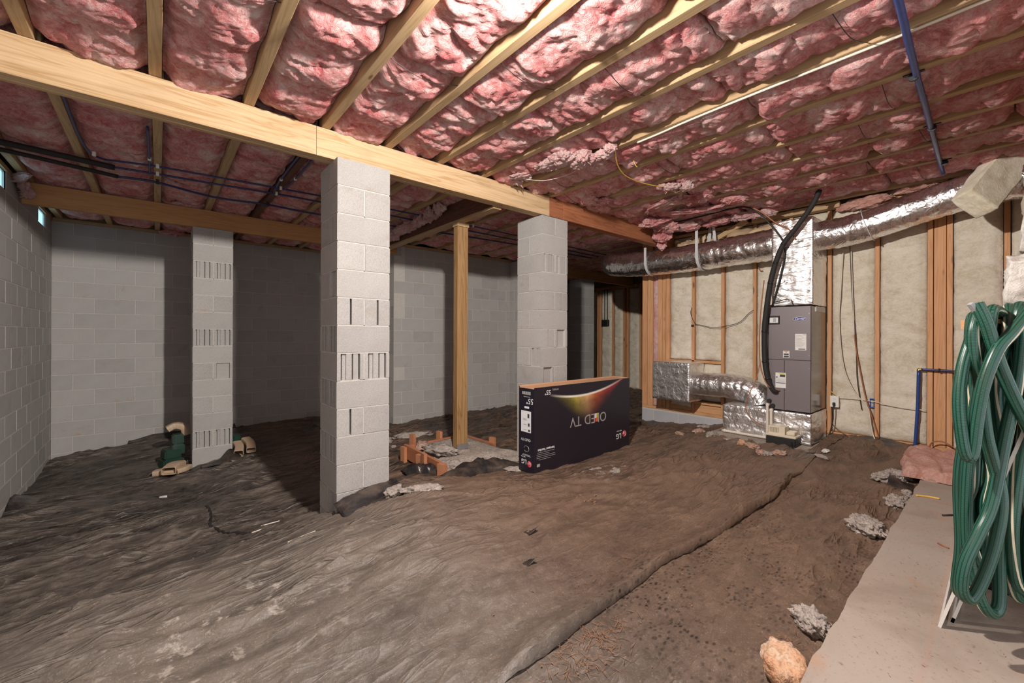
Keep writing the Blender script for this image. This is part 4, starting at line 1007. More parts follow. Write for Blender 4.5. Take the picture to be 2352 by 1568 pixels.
tw = thing('sagging_wire', 'sagging black wire stapled across three wall studs', 'wire', (5.84, 2.5, .1))
m_ = MB(); m_.tube([(5.865, 2.925, .40), (5.855, 2.938, .313), (5.845, 2.87, .17), (5.84, 2.78, .145), (5.835, 2.61, .109), (5.835, 2.45, .125), (5.84, 2.271, .174), (5.85, 2.17, .28), (5.87, 2.113, .328)], .004, 6, 6); m_.build('wire', M['rubber_d'], tw)
m_ = MB(); m_.box(5.862, 5.884, 2.903, 2.937, .125, .155, .003); m_.build('clip', M['rubber_d'], tw)
m_ = MB(); m_.tube([(5.865, 2.06, 1.02), (5.855, 2.055, .90), (5.85, 2.03, .83), (5.85, 2.00, .82)], .006, 6, 5); tag(m_.build('wire_end', M['copper']), 'short brown wire hook hanging at a stud below the duct', 'wire')
# blue riser pipe
bp = thing('blue_riser_pipe', 'blue water pipe rising along the wall and turning across the triple stud', 'pipe', (5.84, .5, -1.13))
m_ = MB(); m_.tube([(5.835, .597, -1.13), (5.838, .58, -.75), (5.84, .572, -.345)], .0145, 10, 6); m_.build('riser', M['blue'], bp)
m_ = MB(); m_.tube([(5.84, .560, -.333), (5.84, .42, -.333), (5.84, .325, -.337)], .0115, 10, 4); m_.build('run', M['darkblue'], bp)
m_ = MB(); m_.tube([(5.84, .29, -.337), (5.84, .1, -.330), (5.84, -.2, -.33)], .0115, 10, 4); m_.build('run', M['darkblue'], bp)
m_ = MB(); m_.tube([(5.84, .573, -.36), (5.84, .572, -.335), (5.84, .55, -.333)], .0135, 10, 4); m_.build('elbow', M['brass'], bp)
m_ = MB(); m_.tube([(5.84, .335, -.337), (5.84, .28, -.337)], .0135, 10, spline=False); m_.build('coupling', M['brass'], bp)
m_ = MB(); m_.tube([(5.84, .432, -.333), (5.84, .420, -.333)], .0185, 10, spline=False); m_.build('clamp', M['rubber_d'], bp)
m_ = MB(); m_.tube([(5.82, .597, -1.125), (5.82, .597, -1.115)], .024, 10, spline=False); m_.build('clamp', M['rubber_d'], bp)
m_ = MB(); m_.tube([(5.82, .50, -1.13), (5.80, .47, -1.04), (5.80, .40, -1.02), (5.81, .33, -1.06)], .006, 6, 6); tag(m_.build('wire_loop', M['copper']), 'small rust wire loop at the foot of the triple stud', 'wire')
# ------------------------------------------------------------------ wooden post on its footing
po = thing('wooden_post', 'grainy wooden post carrying the dark girder', 'post', (2.653, 4.043, -1.30))
m_ = MB(); m_.box(2.583, 2.723, 3.998, 4.087, -1.285, 1.225, .004); m_.build('shaft', M['post_z'], po)
m_ = MB(); m_.box(2.575, 2.731, 3.99, 4.095, 1.226, 1.269, .002); m_.build('cap_block', M['joist_y'], po)
m_ = MB(); m_.box(2.578, 2.728, 3.993, 4.092, -1.302, -1.286); m_.box(2.578, 2.728, 3.990, 3.996, -1.302, -1.24); m_.build('post_base', M['steel'], po)
ft = MB(); nx = 26; xs = np.linspace(0, 1, nx)
X, Y = np.meshgrid(np.linspace(2.20, 3.02, nx), np.linspace(3.42, 4.52, nx), indexing='ij')
cut = np.clip((3.75-Y)/.33, 0, 1); X2 = X + .28*cut*(X-2.2)/.82
Z = -1.304 + .006*fbm(X*6, Y*6, 3, 3) - .10*sst((3.70-Y)/.30)*sst((X-2.3)/.3) - .06*sst((2.42-X)/.2)*sst((Y-3.5)/.2)
ft.slab(np.dstack([X2, Y, Z]), (0, 0, -.16))
tag(ft.build('concrete_footing', M['footing']), 'rough poured concrete footing under the wooden post', 'footing')
fm = thing('footing_form', 'reddish plank form boards and stakes around the post footing', 'formwork', (2.15, 4.0, -1.47))
m_ = MB(); m_.bar((2.135, 3.50, -1.335), (2.165, 4.44, -1.325), .034, .15); m_.build('board', M['form_y'], fm)
m_ = MB(); m_.bar((2.14, 4.50, -1.345), (3.02, 4.545, -1.345), .032, .11); m_.build('board', M['form_y'], fm)
m_ = MB(); m_.bar((3.06, 4.52, -1.345), (3.08, 3.95, -1.345), .032, .09); m_.build('board', M['form_y'], fm)
for (x, y, h, a) in ((2.115, 4.37, .20, .1), (2.105, 3.98, .20, .2), (2.098, 3.87, .24, -.1), (2.10, 3.53, .21, .3), (2.33, 4.58, .27, .2), (3.10, 4.02, .22, .2), (2.70, 4.59, .25, .1)):
    m_ = MB(); zb = -1.46; c, s_ = math.cos(a), math.sin(a)
    q = [(x + u*c - v*s_, y + u*s_ + v*c) for u, v in ((-.018, -.04), (.018, -.04), (.018, .04), (-.018, .04))]
    m_.prism(q, zb, zb+h); m_.build('stake', M['form_z'], fm)
def rock(label, x, y, r, seed, mat='rock', name='rubble_chunk', rot=0.0, z=None, amp=.35, rough=.35, sub=4, fr=2.0, group=None, tilt=0.0, cat='rubble'):
    zz = (gz(x, y) if z is None else z) + r[2]*.62
    m_ = MB(); m_.blob((x, y, zz), r, seed, sub, amp, fr, rot, rough, -r[2]*.75, tilt)
    return tag(m_.build(name, M[mat]), label, cat, group)
rock('long rough grey concrete chunk on the footing beside the post', 2.37, 3.99, (.20, .085, .06), 3, rot=-1.05, z=-1.30, rough=.5)
rock('flat peach-coloured concrete piece on the back of the footing', 2.36, 4.40, (.15, .07, .045), 5, 'rock_pink', rot=.9, z=-1.32)
rock('grey rubble lump inside the front of the form boards', 2.30, 3.66, (.12, .07, .05), 6, rot=-.8, z=-1.37, rough=.5)
rock('small grey rubble lump in the corner of the form boards', 2.2, 3.56, (.06, .05, .04), 9, rot=.3, z=-1.39, rough=.5)
rock('long crumbly concrete strip lying on plastic behind the post', 2.72, 5.35, (.27, .075, .05), 11, rot=-.2, rough=.45)
rock('pale flat stone beside the upright plastic fold', 2.32, 5.30, (.08, .06, .05), 12, rot=.2, rough=.1)
rock('tiny pale stone below the upright plastic fold', 2.29, 5.02, (.035, .03, .02), 13, rough=.1)
rock('crumbly concrete spill at the corner of the carton', 2.70, 3.16, (.10, .05, .03), 14, rot=-.6, rough=.5)
rock('crumbly concrete spill between footing and carton', 2.95, 3.44, (.17, .06, .035), 15, rot=-.7, rough=.5)
rock('lumpy round end of the concrete strip leaning at the tall pillar', 1.345, 2.93, (.075, .06, .05), 21, rot=.4, rough=.5)
rock('long lumpy concrete strip lying on plastic by the tall pillar', 1.50, 2.79, (.15, .045, .038), 22, rot=-.45, rough=.5)
# chunks around the air handler
for i, (x, y, r, mt, lb) in enumerate([
    (4.95, 2.23, (.085, .055, .038), 'rock', 'grey stone at the near corner of the equipment pad'),
    (5.20, 2.50, (.085, .05, .03), 'rock_pink', 'pinkish flat stone left of the equipment pad'),
    (5.02, 2.66, (.075, .05, .025), 'rock_pink', 'pinkish stone farthest from the equipment pad on the plastic'),
    (5.55, 2.60, (.085, .045, .025), 'rock', 'flat grey stone close to the blue-grey base blocks'),
    (4.80, 1.84, (.055, .04, .035), 'stone', 'reddish stone at the end of the rubble row before the pad'),
    (4.76, 1.72, (.085, .055, .03), 'rock_pink', 'largest pinkish slab of the rubble row before the pad'),
    (4.66, 1.60, (.06, .05, .028), 'rock_pink', 'middle pinkish lump of the rubble row before the pad'),
    (4.62, 1.53, (.055, .04, .025), 'rock', 'grey lump nearest the loose plastic in the rubble row'),
    (4.70, 1.45, (.07, .045, .028), 'rock_pink', 'last pinkish lump of the rubble row by the pump cord'),
    (4.87, 1.15, (.08, .035, .018), 'rock', 'flat pale stone on the plastic right of the pad'),
    (5.12, 1.17, (.06, .03, .015), 'paper_w', 'thin whitish flake beside the pad corner')]):
    rock(lb, x, y, r, 40+i, mt, rot=random.uniform(-1, 1), rough=.25)
# chunks along the slab
for i, (x, y, r, mt, lb) in enumerate([
    (2.10, .53, (.085, .055, .05), 'rock', 'jagged grey gravel clump touching the slab edge'),
    (3.36, .56, (.12, .075, .055), 'rock', 'flat grey rubble chunk beside the slab edge'),
    (4.12, .51, (.075, .06, .05), 'rock', 'grey rubble lump wedged by the torn plastic corner at the slab'),
    (4.36, .49, (.04, .03, .03), 'rock', 'tiny grey stone wedged at the slab edge'),
    (4.80, .60, (.10, .07, .05), 'rock', 'grey rubble chunk under the peach batt corner'),
    (4.62, .66, (.085, .05, .045), 'rock', 'pale grey rubble chunk beside the black plastic corner'),
    (1.56, .485, (.05, .035, .035), 'rock', 'pebbles in the gap between plastic and slab')]):
    rock(lb, x, y, r, 60+i, mt, rot=random.uniform(-1, 1), rough=.30, sub=5)
rock('large orange and white clay stone at the slab edge', 1.735, .515, (.105, .075, .065), 77, 'stone', 'clay_stone', rot=.5, amp=.18, rough=.08, cat='stone')
for i, (x, y, lb) in enumerate([(3.22, 2.56, 'whitish crumbled mortar patch on plastic before the carton'), (3.30, 2.38, 'second whitish mortar patch on plastic before the carton')]):
    rock(lb, x, y, (.09, .05, .010), 90+i, 'rock', 'mortar_crumbs', rot=.5*i, rough=.5)

# loose plastic flaps
def flap(label, f, nu, nv, th=(0, 0, .003)):
    U_, V_ = np.meshgrid(np.linspace(0, 1, nu), np.linspace(0, 1, nv), indexing='ij')
    P = f(U_, V_); m_ = MB(); m_.slab(P, th); return tag(m_.build('plastic_flap', M['flap']), label, 'plastic flap')
def f_p1(u, v):   # sheet edge lapped against the tall pillar's right face
    x = .965 + .47*u; y = 3.105 - .34*v*(1-.25*u) + .03*u
    z = -1.165 + .03*u - .055*v - .02*v*v + .022*np.sin(u*5+v*3)*v + .012*fbm(u*4, v*4, 2, 3) + .028*(1-np.abs(pn(u*3+v*2, v*2.5, 6)))**5*v - .05*(1-u)**3
    return np.dstack([x, y, np.maximum(z, gz0(x, y)+.012)])
flap('black plastic flap lapped against the tall pillar base', f_p1, 26, 20)
def f_form(u, v): # hump of plastic in front of the form boards
    x = 2.03 + .85*u; y = 3.38 - .05*u + .26*(v-.5); h = .13*np.sin(np.pi*np.clip(u*1.05, 0, 1))**.8*np.sin(np.pi*v)**.7
    z = gz0(x, y) + .01 + h*(.75 + .5*np.abs(pn(u*5, v*1.5, 4))) + .03*(1-np.abs(pn(u*7+v*2, v*3, 9)))**4*np.sin(np.pi*v)
    return np.dstack([x + .04*np.sin(6*v), y, z])
flap('bunched black plastic fold in front of the form boards', f_form, 36, 22)
def f_form2(u, v):
    x = 1.90 + .30*u; y = 3.95 - .35*u + .26*(v-.5); h = .15*np.sin(np.pi*v)**1.2*np.sin(np.pi*np.clip(.15+u*.8, 0, 1))
    return np.dstack([x, y, gz0(x, y)+.01+h*(.7 + .6*np.abs(pn(u*4, v*2, 14))) + .03*(1-np.abs(pn(u*6+v*3, v*3, 19)))**4*np.sin(np.pi*v)])
flap('peaked black plastic fold left of the form boards', f_form2, 24, 20)
def f_up(u, v):   # upright fold by the bay wall
    x = 2.03 + .42*u; y = 5.15 + .55*u*1.0 + .10*v; h = .21*np.exp(-((u-.55)/.25)**2)*(1-v)**1.1
    return np.dstack([x, y - .10*v, gz0(x, y)+.012+h+.01*fbm(u*5, v*5, 26, 3)])
flap('peaked black plastic fold standing by the bay wall corner', f_up, 24, 14)
def f_tri(u, v):  # corner folded up against the return wall
    x = 5.05 + .34*u; y = 6.0 + .40*(1-u)*v; h = .23*u**2*(1-.3*v)
    return np.dstack([x, y, gz0(x, y)+.01+h])
flap('plastic corner folded up the bay wall behind the second pillar', f_tri, 14, 12)
def f_p3(u, v):
    x = .40 + .40*u; y = 6.21 - .12*v - .05*u; h = .02 + .13*np.exp(-((u-.72)/.22)**2)*(1-v)
    return np.dstack([x, y, gz0(x, y)+.01+h])
flap('small black plastic flap folded up the rear pillar', f_p3, 20, 8)
def f_wall(u, v): # sheet climbing the stud wall bottom
    y = 1.10 - .62*u; x = 5.55 + .33*v; h = .03*np.exp(-((u-.34)/.26)**2)*v + .01*v
    return np.dstack([x, y, gz0(x, y)+.012 + h*sst(v) + .008*fbm(u*7, v*4, 36, 3)])
flap('shiny black plastic edge pushed up the stud wall plate', f_wall, 30, 16)
def f_corner(u, v):
    x = 4.40 + .33*u; y = .62 - .14*v; h = .08*np.exp(-((u-.6)/.3)**2)*(1-v) + .01
    return np.dstack([x, y, gz0(x, y)+.02+h])
flap('torn black plastic corner between rubble chunks at the slab', f_corner, 16, 10)
def f_leftw(u, v):
    y = 5.75 + .62*u; x = XL + .005 + .22*v; h = .10*(1-v)**1.3*np.sin(np.pi*np.clip(u*1.1, 0, 1))
    return np.dstack([x, y, gz0(x, y)+.012+h+.012*fbm(u*5, v*4, 46, 3)])
flap('black plastic edge turned up the left block wall', f_leftw, 24, 10)
def f_backw(u, v):
    x = -.3 + 1.25*u; y = YB - .005 - .20*v; h = (.05 + .05*np.sin(u*7)*u)*(1-v)
    return np.dstack([x, y, gz0(x, y)+.012+h+.012*fbm(u*8, v*4, 56, 3)])
flap('black plastic edge turned up the back block wall', f_backw, 36, 10)
def f_tear(cx, cy, s, seed, label):
    def f(u, v):
        x = cx + s*(u-.5) ; y = cy + s*.6*(v-.5)
        return np.dstack([x, y, gz0(x, y)+.014 + s*.45*(u*(1-v))**1.5 + .004*fbm(u*5, v*5, seed, 2)])
    flap(label, f, 10, 10, (0, 0, .002))
f_tear(1.73, 1.86, .075, 1, 'tiny torn plastic tip sticking up in the dusty foreground'); f_tear(1.50, 1.62, .07, 2, 'second tiny torn plastic tip beside the overlap ridge')
# paper and foil scraps, sticks
m_ = MB(); m_.box(.02, .08, 5.30, 5.34, gz(.05, 5.32), gz(.05, 5.32)+.018, .003); tag(m_.build('paper_scrap', M['paper_w']), 'small white paper scrap on the dark plastic', 'paper')
cable('plastic_seam', 'dark creased plastic seam wandering over the lower sheet', [(x, y, gz(x, y)+.010) for x, y in catmull(np.array([(.35, 4.75), (.36, 4.45), (.33, 4.15), (.36, 3.9), (.42, 3.70), (.52, 3.58)]), 10)], .011, 'rubber_d', 'seam', 1)
for (pts, lb) in ((((.60, 3.62), (.78, 3.66)), 'thin pale stick beside the dark seam'), (((.53, 3.55), (.70, 3.62)), 'second thin pale stick beside the dark seam'), (((.60, 2.78), (.76, 2.80)), 'short yellowish splinter in the foreground dust')):
    cable('stick', lb, [(x, y, gz(x, y)+.012) for x, y in pts], .005, 'wirewhite', 'stick', 2)
cable('nail', 'rusty nail lying on the concrete slab', [(3.30, .245, -1.144), (3.27, .20, -1.146)], .004, 'copper', 'nail', 2)
cable('wire_offcut', 'short yellow wire offcut on the concrete slab', [(4.169, .42, -1.144), (4.2, .36, -1.144), (4.208, .304, -1.144)], .007, 'yellow', 'wire', 6)
cable('rod_offcut', 'thin dark rod lying on the slab behind the hose', [(3.836, .263, -1.144), (3.96, .17, -1.144)], .006, 'wiregrey', 'rod', 2)
# pine straw and dead leaves, dust crumbs
def litter(name, label, cx, cy, rx, ry, n, ln, wd, mat, seed, onslab=False):
    rr = random.Random(seed); m_ = MB()
    for _ in range(n):
        a = rr.gauss(0, .5); b = rr.gauss(0, .5); x, y = cx + rx*a, cy + ry*b
        if y < .47 and not onslab: y = .5
        th = rr.uniform(0, 6.28); L = ln*rr.uniform(.4, 1.2); z = (-1.1485 if onslab else gz(x, y)+.003) + rr.uniform(.001, .008)
        p = Vector((x, y, z)); d = Vector((math.cos(th), math.sin(th), rr.uniform(-.05, .08)))*L; s_ = Vector((-math.sin(th), math.cos(th), 0))*wd*rr.uniform(.5, 1.2)
        mid = p + d*.5 + Vector((0, 0, wd*.8))
        m_.add([p-s_*.3, p+s_*.3, mid+s_, mid-s_, p+d], [(0,1,2,3), (3,2,4)])
    o = tag(m_.build(name, M[mat]), label, 'litter'); o['kind'] = 'stuff'; return o
litter('pine_straw', 'brown pine needle litter clumped in the foreground fold', 1.30, 1.06, .22, .10, 240, .06, .0012, 'straw', 1)
litter('pine_straw', 'brown pine needles by the clay stone', 1.92, .58, .08, .05, 60, .05, .0012, 'straw', 2)
litter('pine_straw', 'pine needles in the middle of the dusty sheet', 1.75, 1.30, .30, .10, 90, .05, .0012, 'straw', 3)
litter('pine_straw', 'pine needles strewn before the tall pillar', 1.95, 2.2, .25, .15, 80, .05, .0012, 'straw', 4)
litter('pine_straw', 'loose pine needles along the strip by the slab', 2.7, .85, .5, .18, 90, .05, .0012, 'straw', 5)
litter('dead_leaves', 'crumbled brown leaf bits over the near plastic', 2.1, 1.35, 1.0, .5, 200, .012, .003, 'leaf', 6)
litter('dead_leaves', 'crumbled brown leaf bits over the far lower plastic', .3, 4.2, .8, 1.2, 180, .014, .004, 'leaf', 7)
litter('dead_leaves', 'small curled leaf pieces before the carton', 2.45, 2.0, .12, .08, 14, .05, .009, 'leaf', 8)
litter('slab_grit', 'dark bits of grit and straw on the concrete slab', 2.6, .15, 1.2, .28, 160, .014, .0014, 'straw', 9, True)

# ------------------------------------------------------------------ the big carton
CX0, CX1, CY0, CY1, CZ0, CZ1 = 2.727, 4.27, 2.889, 3.112, -1.326, -.504
ct = thing('tv_carton', 'big black television carton standing upside down with fiery arc print', 'carton', ((CX0+CX1)/2, 3.0, CZ0))
m_ = MB(); m_.box(CX0+.002, CX1-.002, CY0+.003, CY1, CZ0, CZ1-.012); m_.build('shell', M['carton_side'], ct)
m_ = MB(); m_.box(CX0, CX1, CY0, CY0+.003, CZ0, CZ1); m_.build('front_print', M['carton'], ct, org=(CX0, CY0, CZ0))
m_ = MB(); m_.box(CX0+.004, CX1-.004, CY0+.004, CY1-.016, CZ1-.012, CZ1-.006); m_.build('bottom_flap', M['cardboard'], ct)
m_ = MB(); m_.box(CX0, CX1, CY1-.016, CY1+.002, CZ1-.014, CZ1+.006, .003); m_.box(CX0, CX0+.006, CY0+.003, CY1, CZ1-.012, CZ1+.001); m_.box(CX1-.006, CX1, CY0+.003, CY1, CZ1-.012, CZ1+.001); m_.build('rim', M['cardboard'], ct)
for u in (.42, .98):
    m_ = MB(); m_.box(CX0+u, CX0+u+.035, CY1-.03, CY1-.016, CZ1-.008, CZ1-.002); m_.build('lock_tab', M['cardboard'], ct)
FX, FY = (-1, 0, 0), (0, 0, -1)
def ft_(body, u, z, size, mat='whiteink', **k): return text(body, size, M[mat], ct, (CX0+u, CY0-.0012, CZ0+z), FX, FY, **k)
M['silver'] = plain('silver_ink', (.50, .47, .46), .3, .3)
ft_('OLED', .915, .432, .148, 'silver'); ft_('TV', .590, .432, .148, 'silver')
for (a, b, c, d, mt) in ((.900, .925, .385, .425, 'redink'), (.925, .950, .385, .43, 'orange_ink'), (.900, .925, .425, .475, 'whiteink'), (.925, .950, .43, .475, 'yellow_ink')):
    m_ = MB(); m_.box(CX0+a, CX0+b, CY0-.0022, CY0-.0005, CZ0+c, CZ0+d); m_.build('printed_patch', M[mt], ct)
ft_('55"', .178, .768, .062); ft_('EF9500 |', .285, .788, .026, 'silver')
ft_('harman / kardon', .160, .222, .034, bold=.0008)
for k, (a, b) in enumerate(((.04, .27), (.03, .20), (.03, .28), (.03, .29), (.06, .22))):
    m_ = MB(); m_.box(CX0+a, CX0+b, CY0-.0012, CY0-.0002, CZ0+.196-.017*k, CZ0+.199-.017*k); m_.build('printed_line', M['inkgrey'], ct)
m_ = MB(); m_.box(CX0+.035, CX0+.075, CY0-.0012, CY0-.0002, CZ0+.065, CZ0+.092); m_.build('printed_patch', M['inkgrey'], ct)
def logo(par, c, r, xa, ya, nrm):
    xa, ya, nrm = Vector(xa), Vector(ya), Vector(nrm); c = Vector(c); n = 24
    ps = [c + nrm*.0012 + xa*r*math.cos(2*math.pi*k/n) + ya*r*math.sin(2*math.pi*k/n) for k in range(n)]
    m_ = MB(); m_.add(ps + [p - nrm*.001 for p in ps], [tuple(range(n))] + [((k+1) % n, k, n+k, n+(k+1) % n) for k in range(n)]); lo = m_.build('logo_disc', M['redink'], par)
    q = [c + nrm*.0020 + xa*r*.72*math.cos(t) + ya*r*.72*math.sin(t) for t in np.linspace(.55*math.pi, 2.05*math.pi, 18)]
    m_ = MB(); m_.tube(q, r*.055, 5, 2); m_.tube([c+nrm*.002+xa*r*.72, c+nrm*.002+xa*r*.22], r*.055, 5, spline=False)
    m_.tube([c+nrm*.002+ya*r*.35, c+nrm*.002-ya*r*.35, c+nrm*.002-ya*r*.35+xa*r*.25], r*.055, 5, spline=False); m_.build('logo_mark', M['whiteink'], lo)
logo(ct, (CX0+1.445, CY0, CZ0+.178), .038, FX, FY, (0, -1, 0))
ft_('LG', 1.335, .165, .082, bold=.0015); ft_("Life's Good", 1.345, .222, .020)
SX_, SY_ = (0, 1, 0), (0, 0, -1)
def st_(body, y, z, size, mat='whiteink', **k): return text(body, size, M[mat], ct, (CX0-.0012+.002, y, CZ0+z), SX_, SY_, **k)
st_('55"', 2.955, .690, .075); st_('OLED', 2.985, .312, .034); st_('TV', 3.058, .312, .034); st_('LG', 3.035, .098, .062, bold=.001); st_("Life's Good", 3.045, .142, .014)
logo(ct, (CX0+.002, 2.957, CZ0+.085), .030, SX_, SY_, (-1, 0, 0))
def sb(y0, y1, z0, z1, mat, d=.0012):
    m_ = MB(); m_.box(CX0+.002-d, CX0+.0025, y0, y1, CZ0+z0, CZ0+z1); return m_.build('printed_patch', M[mat], ct)
pnl = sb(2.937, 3.078, .385, .590, 'whiteink')
for (y0, y1, z0, z1) in ((2.96, 2.985, .525, .565), (2.955, 2.978, .445, .475), (2.95, 2.975, .395, .415)): sb(y0, y1, z0, z1, 'ink', .0024)
for k in range(5): sb(2.945+.025*k, 2.963+.025*k, .748, .778, 'inkgrey')
for (y0, y1, z) in ((2.95, 3.04, .725), (3.0, 3.05, .51), (2.99, 3.05, .50), (3.0, 3.04, .455), (3.0, 3.05, .405), (2.95, 3.05, .165), (2.94, 3.06, .155)): sb(y0, y1, z, z+.005, 'inkgrey', .0024)
sb(2.965, 3.03, .615, .635, 'whiteink')
m_ = MB(); m_.tube([(CX0+.0005, 3.0+.036*math.cos(t)*(1.0), CZ0+.225+.028*math.sin(t)) for t in np.linspace(.2, 5.6, 14)], .0022, 5, 3); m_.build('printed_outline', M['silver'], ct)

# ------------------------------------------------------------------ green hose, window screens, batts at the right
CA, SA = math.cos(.8681), math.sin(.8681)
def RW(r, w, z): return (r*SA + w*CA, -r*CA + w*SA, z)      # r across the hank, w along its depth
hz = thing('garden_hose', 'thick green mesh-reinforced hose hung in a tangled hank', 'hose', RW(1.84, 1.56, -1.02))
loops = [  # left r, right r, bottom z, top z, top r, depth w
    (1.706, 1.798, -0.99, 0.075, 1.788, 1.585),
    (1.789, 1.948, -0.93, 0.095, 1.864, 1.625),
    (1.69, 1.816, -0.84, 0.08, 1.735, 1.555),
    (1.86, 2.022, -0.96, 0.105, 1.932, 1.655),
    (1.673, 1.841, -1.0, 0.1, 1.765, 1.525),
    (1.835, 1.993, -0.9, 0.11, 1.91, 1.6),
    (1.901, 2.02, -0.78, 0.09, 1.988, 1.685),
    (1.833, 1.996, -0.97, 0.115, 1.915, 1.57),
    (1.869, 2.066, -0.86, 0.1, 1.989, 1.645),
    (1.821, 1.984, -0.93, 0.105, 1.904, 1.535)]
path = []
rr_ = random.Random(5)
for i, (rl, rr2, zb, zt, rt, w) in enumerate(loops):
    j = lambda s_: rr_.uniform(-s_, s_)
    path += [RW(rt-.012, w, zt), RW(rt-.055, w-.02, zt-.10), RW(rl+.02+j(.012), w-.02+j(.015), -.22), RW(rl+j(.012), w+j(.02), -.52), RW(rl+.005, w+j(.02), zb+.20),
             RW((rl+rr2)/2-.045, w+j(.02), zb+.02), RW((rl+rr2)/2+.03, w+.012, zb+.01), RW(rr2-.03, w+.03, zb+.20), RW(rr2-.02+j(.02), w+.03+j(.015), -.50), RW(rr2-.045+j(.02), w+.02, -.20), RW(rt+.05, w+.01, zt-.09)]
m_ = MB(); m_.tube(path, .0185, 12, 7); m_.build('hose_coil', M['hose'], hz)
# slack loop at the outside and two diagonal wraps over the hank
wr = [RW(1.640, 1.480, 0.115), RW(1.652, 1.460, 0.043), RW(1.691, 1.455, -0.093), RW(1.744, 1.455, -0.214), RW(1.803, 1.460, -0.321), RW(1.869, 1.470, -0.445)]
m_ = MB(); m_.tube(wr, .0200, 12, 8); m_.build('hose_wrap', M['hose'], hz)
wr = [RW(1.811, 1.460, 0.096), RW(1.725, 1.445, 0.013), RW(1.661, 1.435, -0.047), RW(1.619, 1.435, -0.151), RW(1.606, 1.445, -0.272), RW(1.601, 1.455, -0.395), RW(1.589, 1.460, -0.421), RW(1.577, 1.465, -0.367), RW(1.574, 1.475, -0.232), RW(1.603, 1.490, -0.111), RW(1.645, 1.500, -0.002), RW(1.674, 1.515, 0.076)]
m_ = MB(); m_.tube(wr, .0185, 12, 8); m_.build('hose_wrap', M['hose'], hz)
wr = [RW(1.662, 1.495, 0.083), RW(1.632, 1.485, 0.013), RW(1.633, 1.480, -0.079), RW(1.654, 1.480, -0.171), RW(1.684, 1.485, -0.357), RW(1.728, 1.480, -0.556), RW(1.707, 1.475, -0.707), RW(1.658, 1.470, -0.842), RW(1.607, 1.465, -0.918), RW(1.575, 1.465, -0.885), RW(1.586, 1.465, -0.793), RW(1.638, 1.468, -0.688), RW(1.691, 1.475, -0.584), RW(1.743, 1.480, -0.356), RW(1.796, 1.485, -0.126), RW(1.832, 1.500, 0.076)]
m_ = MB(); m_.tube(wr, .0185, 12, 8); m_.build('hose_wrap', M['hose'], hz)
m_ = MB(); m_.bar(RW(1.612, 1.475, .115), RW(1.635, 1.475, .085), .014, .014); m_.build('hose_end', M['inkgrey'], hz)
# peg that carries the hank: from the end of the side wall
pk = thing('hose_peg', 'wooden arm on the side wall end holding the green hose', 'peg', RW(1.9, 1.6, .03))
m_ = MB(); m_.bar(RW(1.74, 1.60, .045), RW(2.06, 1.60, .055), .05, .035); m_.build('arm', M['plate_y'], pk)
m_ = MB(); m_.box(2.60, 2.78, -.36, -.30, -1.15, 1.49, .004); m_.build('upright', M['stud_z'], pk)
m_ = MB(); m_.bar(RW(2.02, 1.60, .055), (2.69, -.33, .055), .05, .035); m_.build('brace', M['plate_y'], pk)
def screen(x0, y0, L, H, tilt, label):
    t = thing('window_screen', label, 'window screen', (x0+L/2, y0-.05, -1.149))
    def pt(u, v, d=0): return (x0+u, y0 - v*math.sin(tilt) + d*math.cos(tilt), -1.149 + v*math.cos(tilt) + d*math.sin(tilt))
    up = (0, math.cos(tilt), math.sin(tilt))
    for a, b in (((.01, .0), (.01, H)), ((L-.01, 0), (L-.01, H)), ((0, .010), (L, .010)), ((0, H-.01), (L, H-.01))):
        m_ = MB(); m_.bar(pt(*a), pt(*b), .020, .010, up); m_.build('frame_bar', M['alu'], t)
    m_ = MB(); m_.add([pt(.015, .015), pt(L-.015, .015), pt(L-.015, H-.015), pt(.015, H-.015)], [(0, 1, 2, 3)]); m_.build('mesh', M['screen'], t)
    return t
screen(2.360, .170, 1.10, .95, math.radians(14.5), 'pale framed window screen leaning beside the hose, outer one')
screen(2.440, .140, 1.05, .90, math.radians(14.5), 'pale framed window screen tucked behind the outer screen')
m_ = MB(); m_.lathe((2.95, .02, -1.149), [(.07, 0), (.075, .02), (.07, .18), (.055, .2)], 18); tag(m_.build('black_pot', M['black']), 'small black pot on the slab behind the screens', 'pot')
# peach batt lying over the slab end
def lying_batt():
    nx, ny = 60, 40
    X, Y = np.meshgrid(np.linspace(0, 1, nx), np.linspace(0, 1, ny), indexing='ij')
    x = 4.66 + 1.05*X + .16*(1-Y)*(X-1)*0 + .03*pn(Y*5, X*2, 3); y = .66 - .66*Y - .10*X*Y*0 + .03*pn(X*6, Y*2, 8) - .10*(1-X)*(1-Y)
    e = np.minimum(np.minimum(X, 1-X)*1.05, np.minimum(Y, 1-Y)*.66)
    z = -1.135 + .055 + .022*fbm(x*5, y*6, 3, 4) - .03*(1-np.abs(pn(x*3, y*5, 8)))**7 + .03*sst(e/.05) - .045*(1-sst(e/.03))
    m_ = MB(); B = np.dstack([x, y, np.full_like(x, -1.143)]); m_.slab(np.dstack([x, y, z])[:, ::-1], (B-np.dstack([x, y, z]))[:, ::-1]); return m_
tag(lying_batt().build('loose_batt', M['peach']), 'peach fiberglass batt lying over the end of the slab', 'insulation')
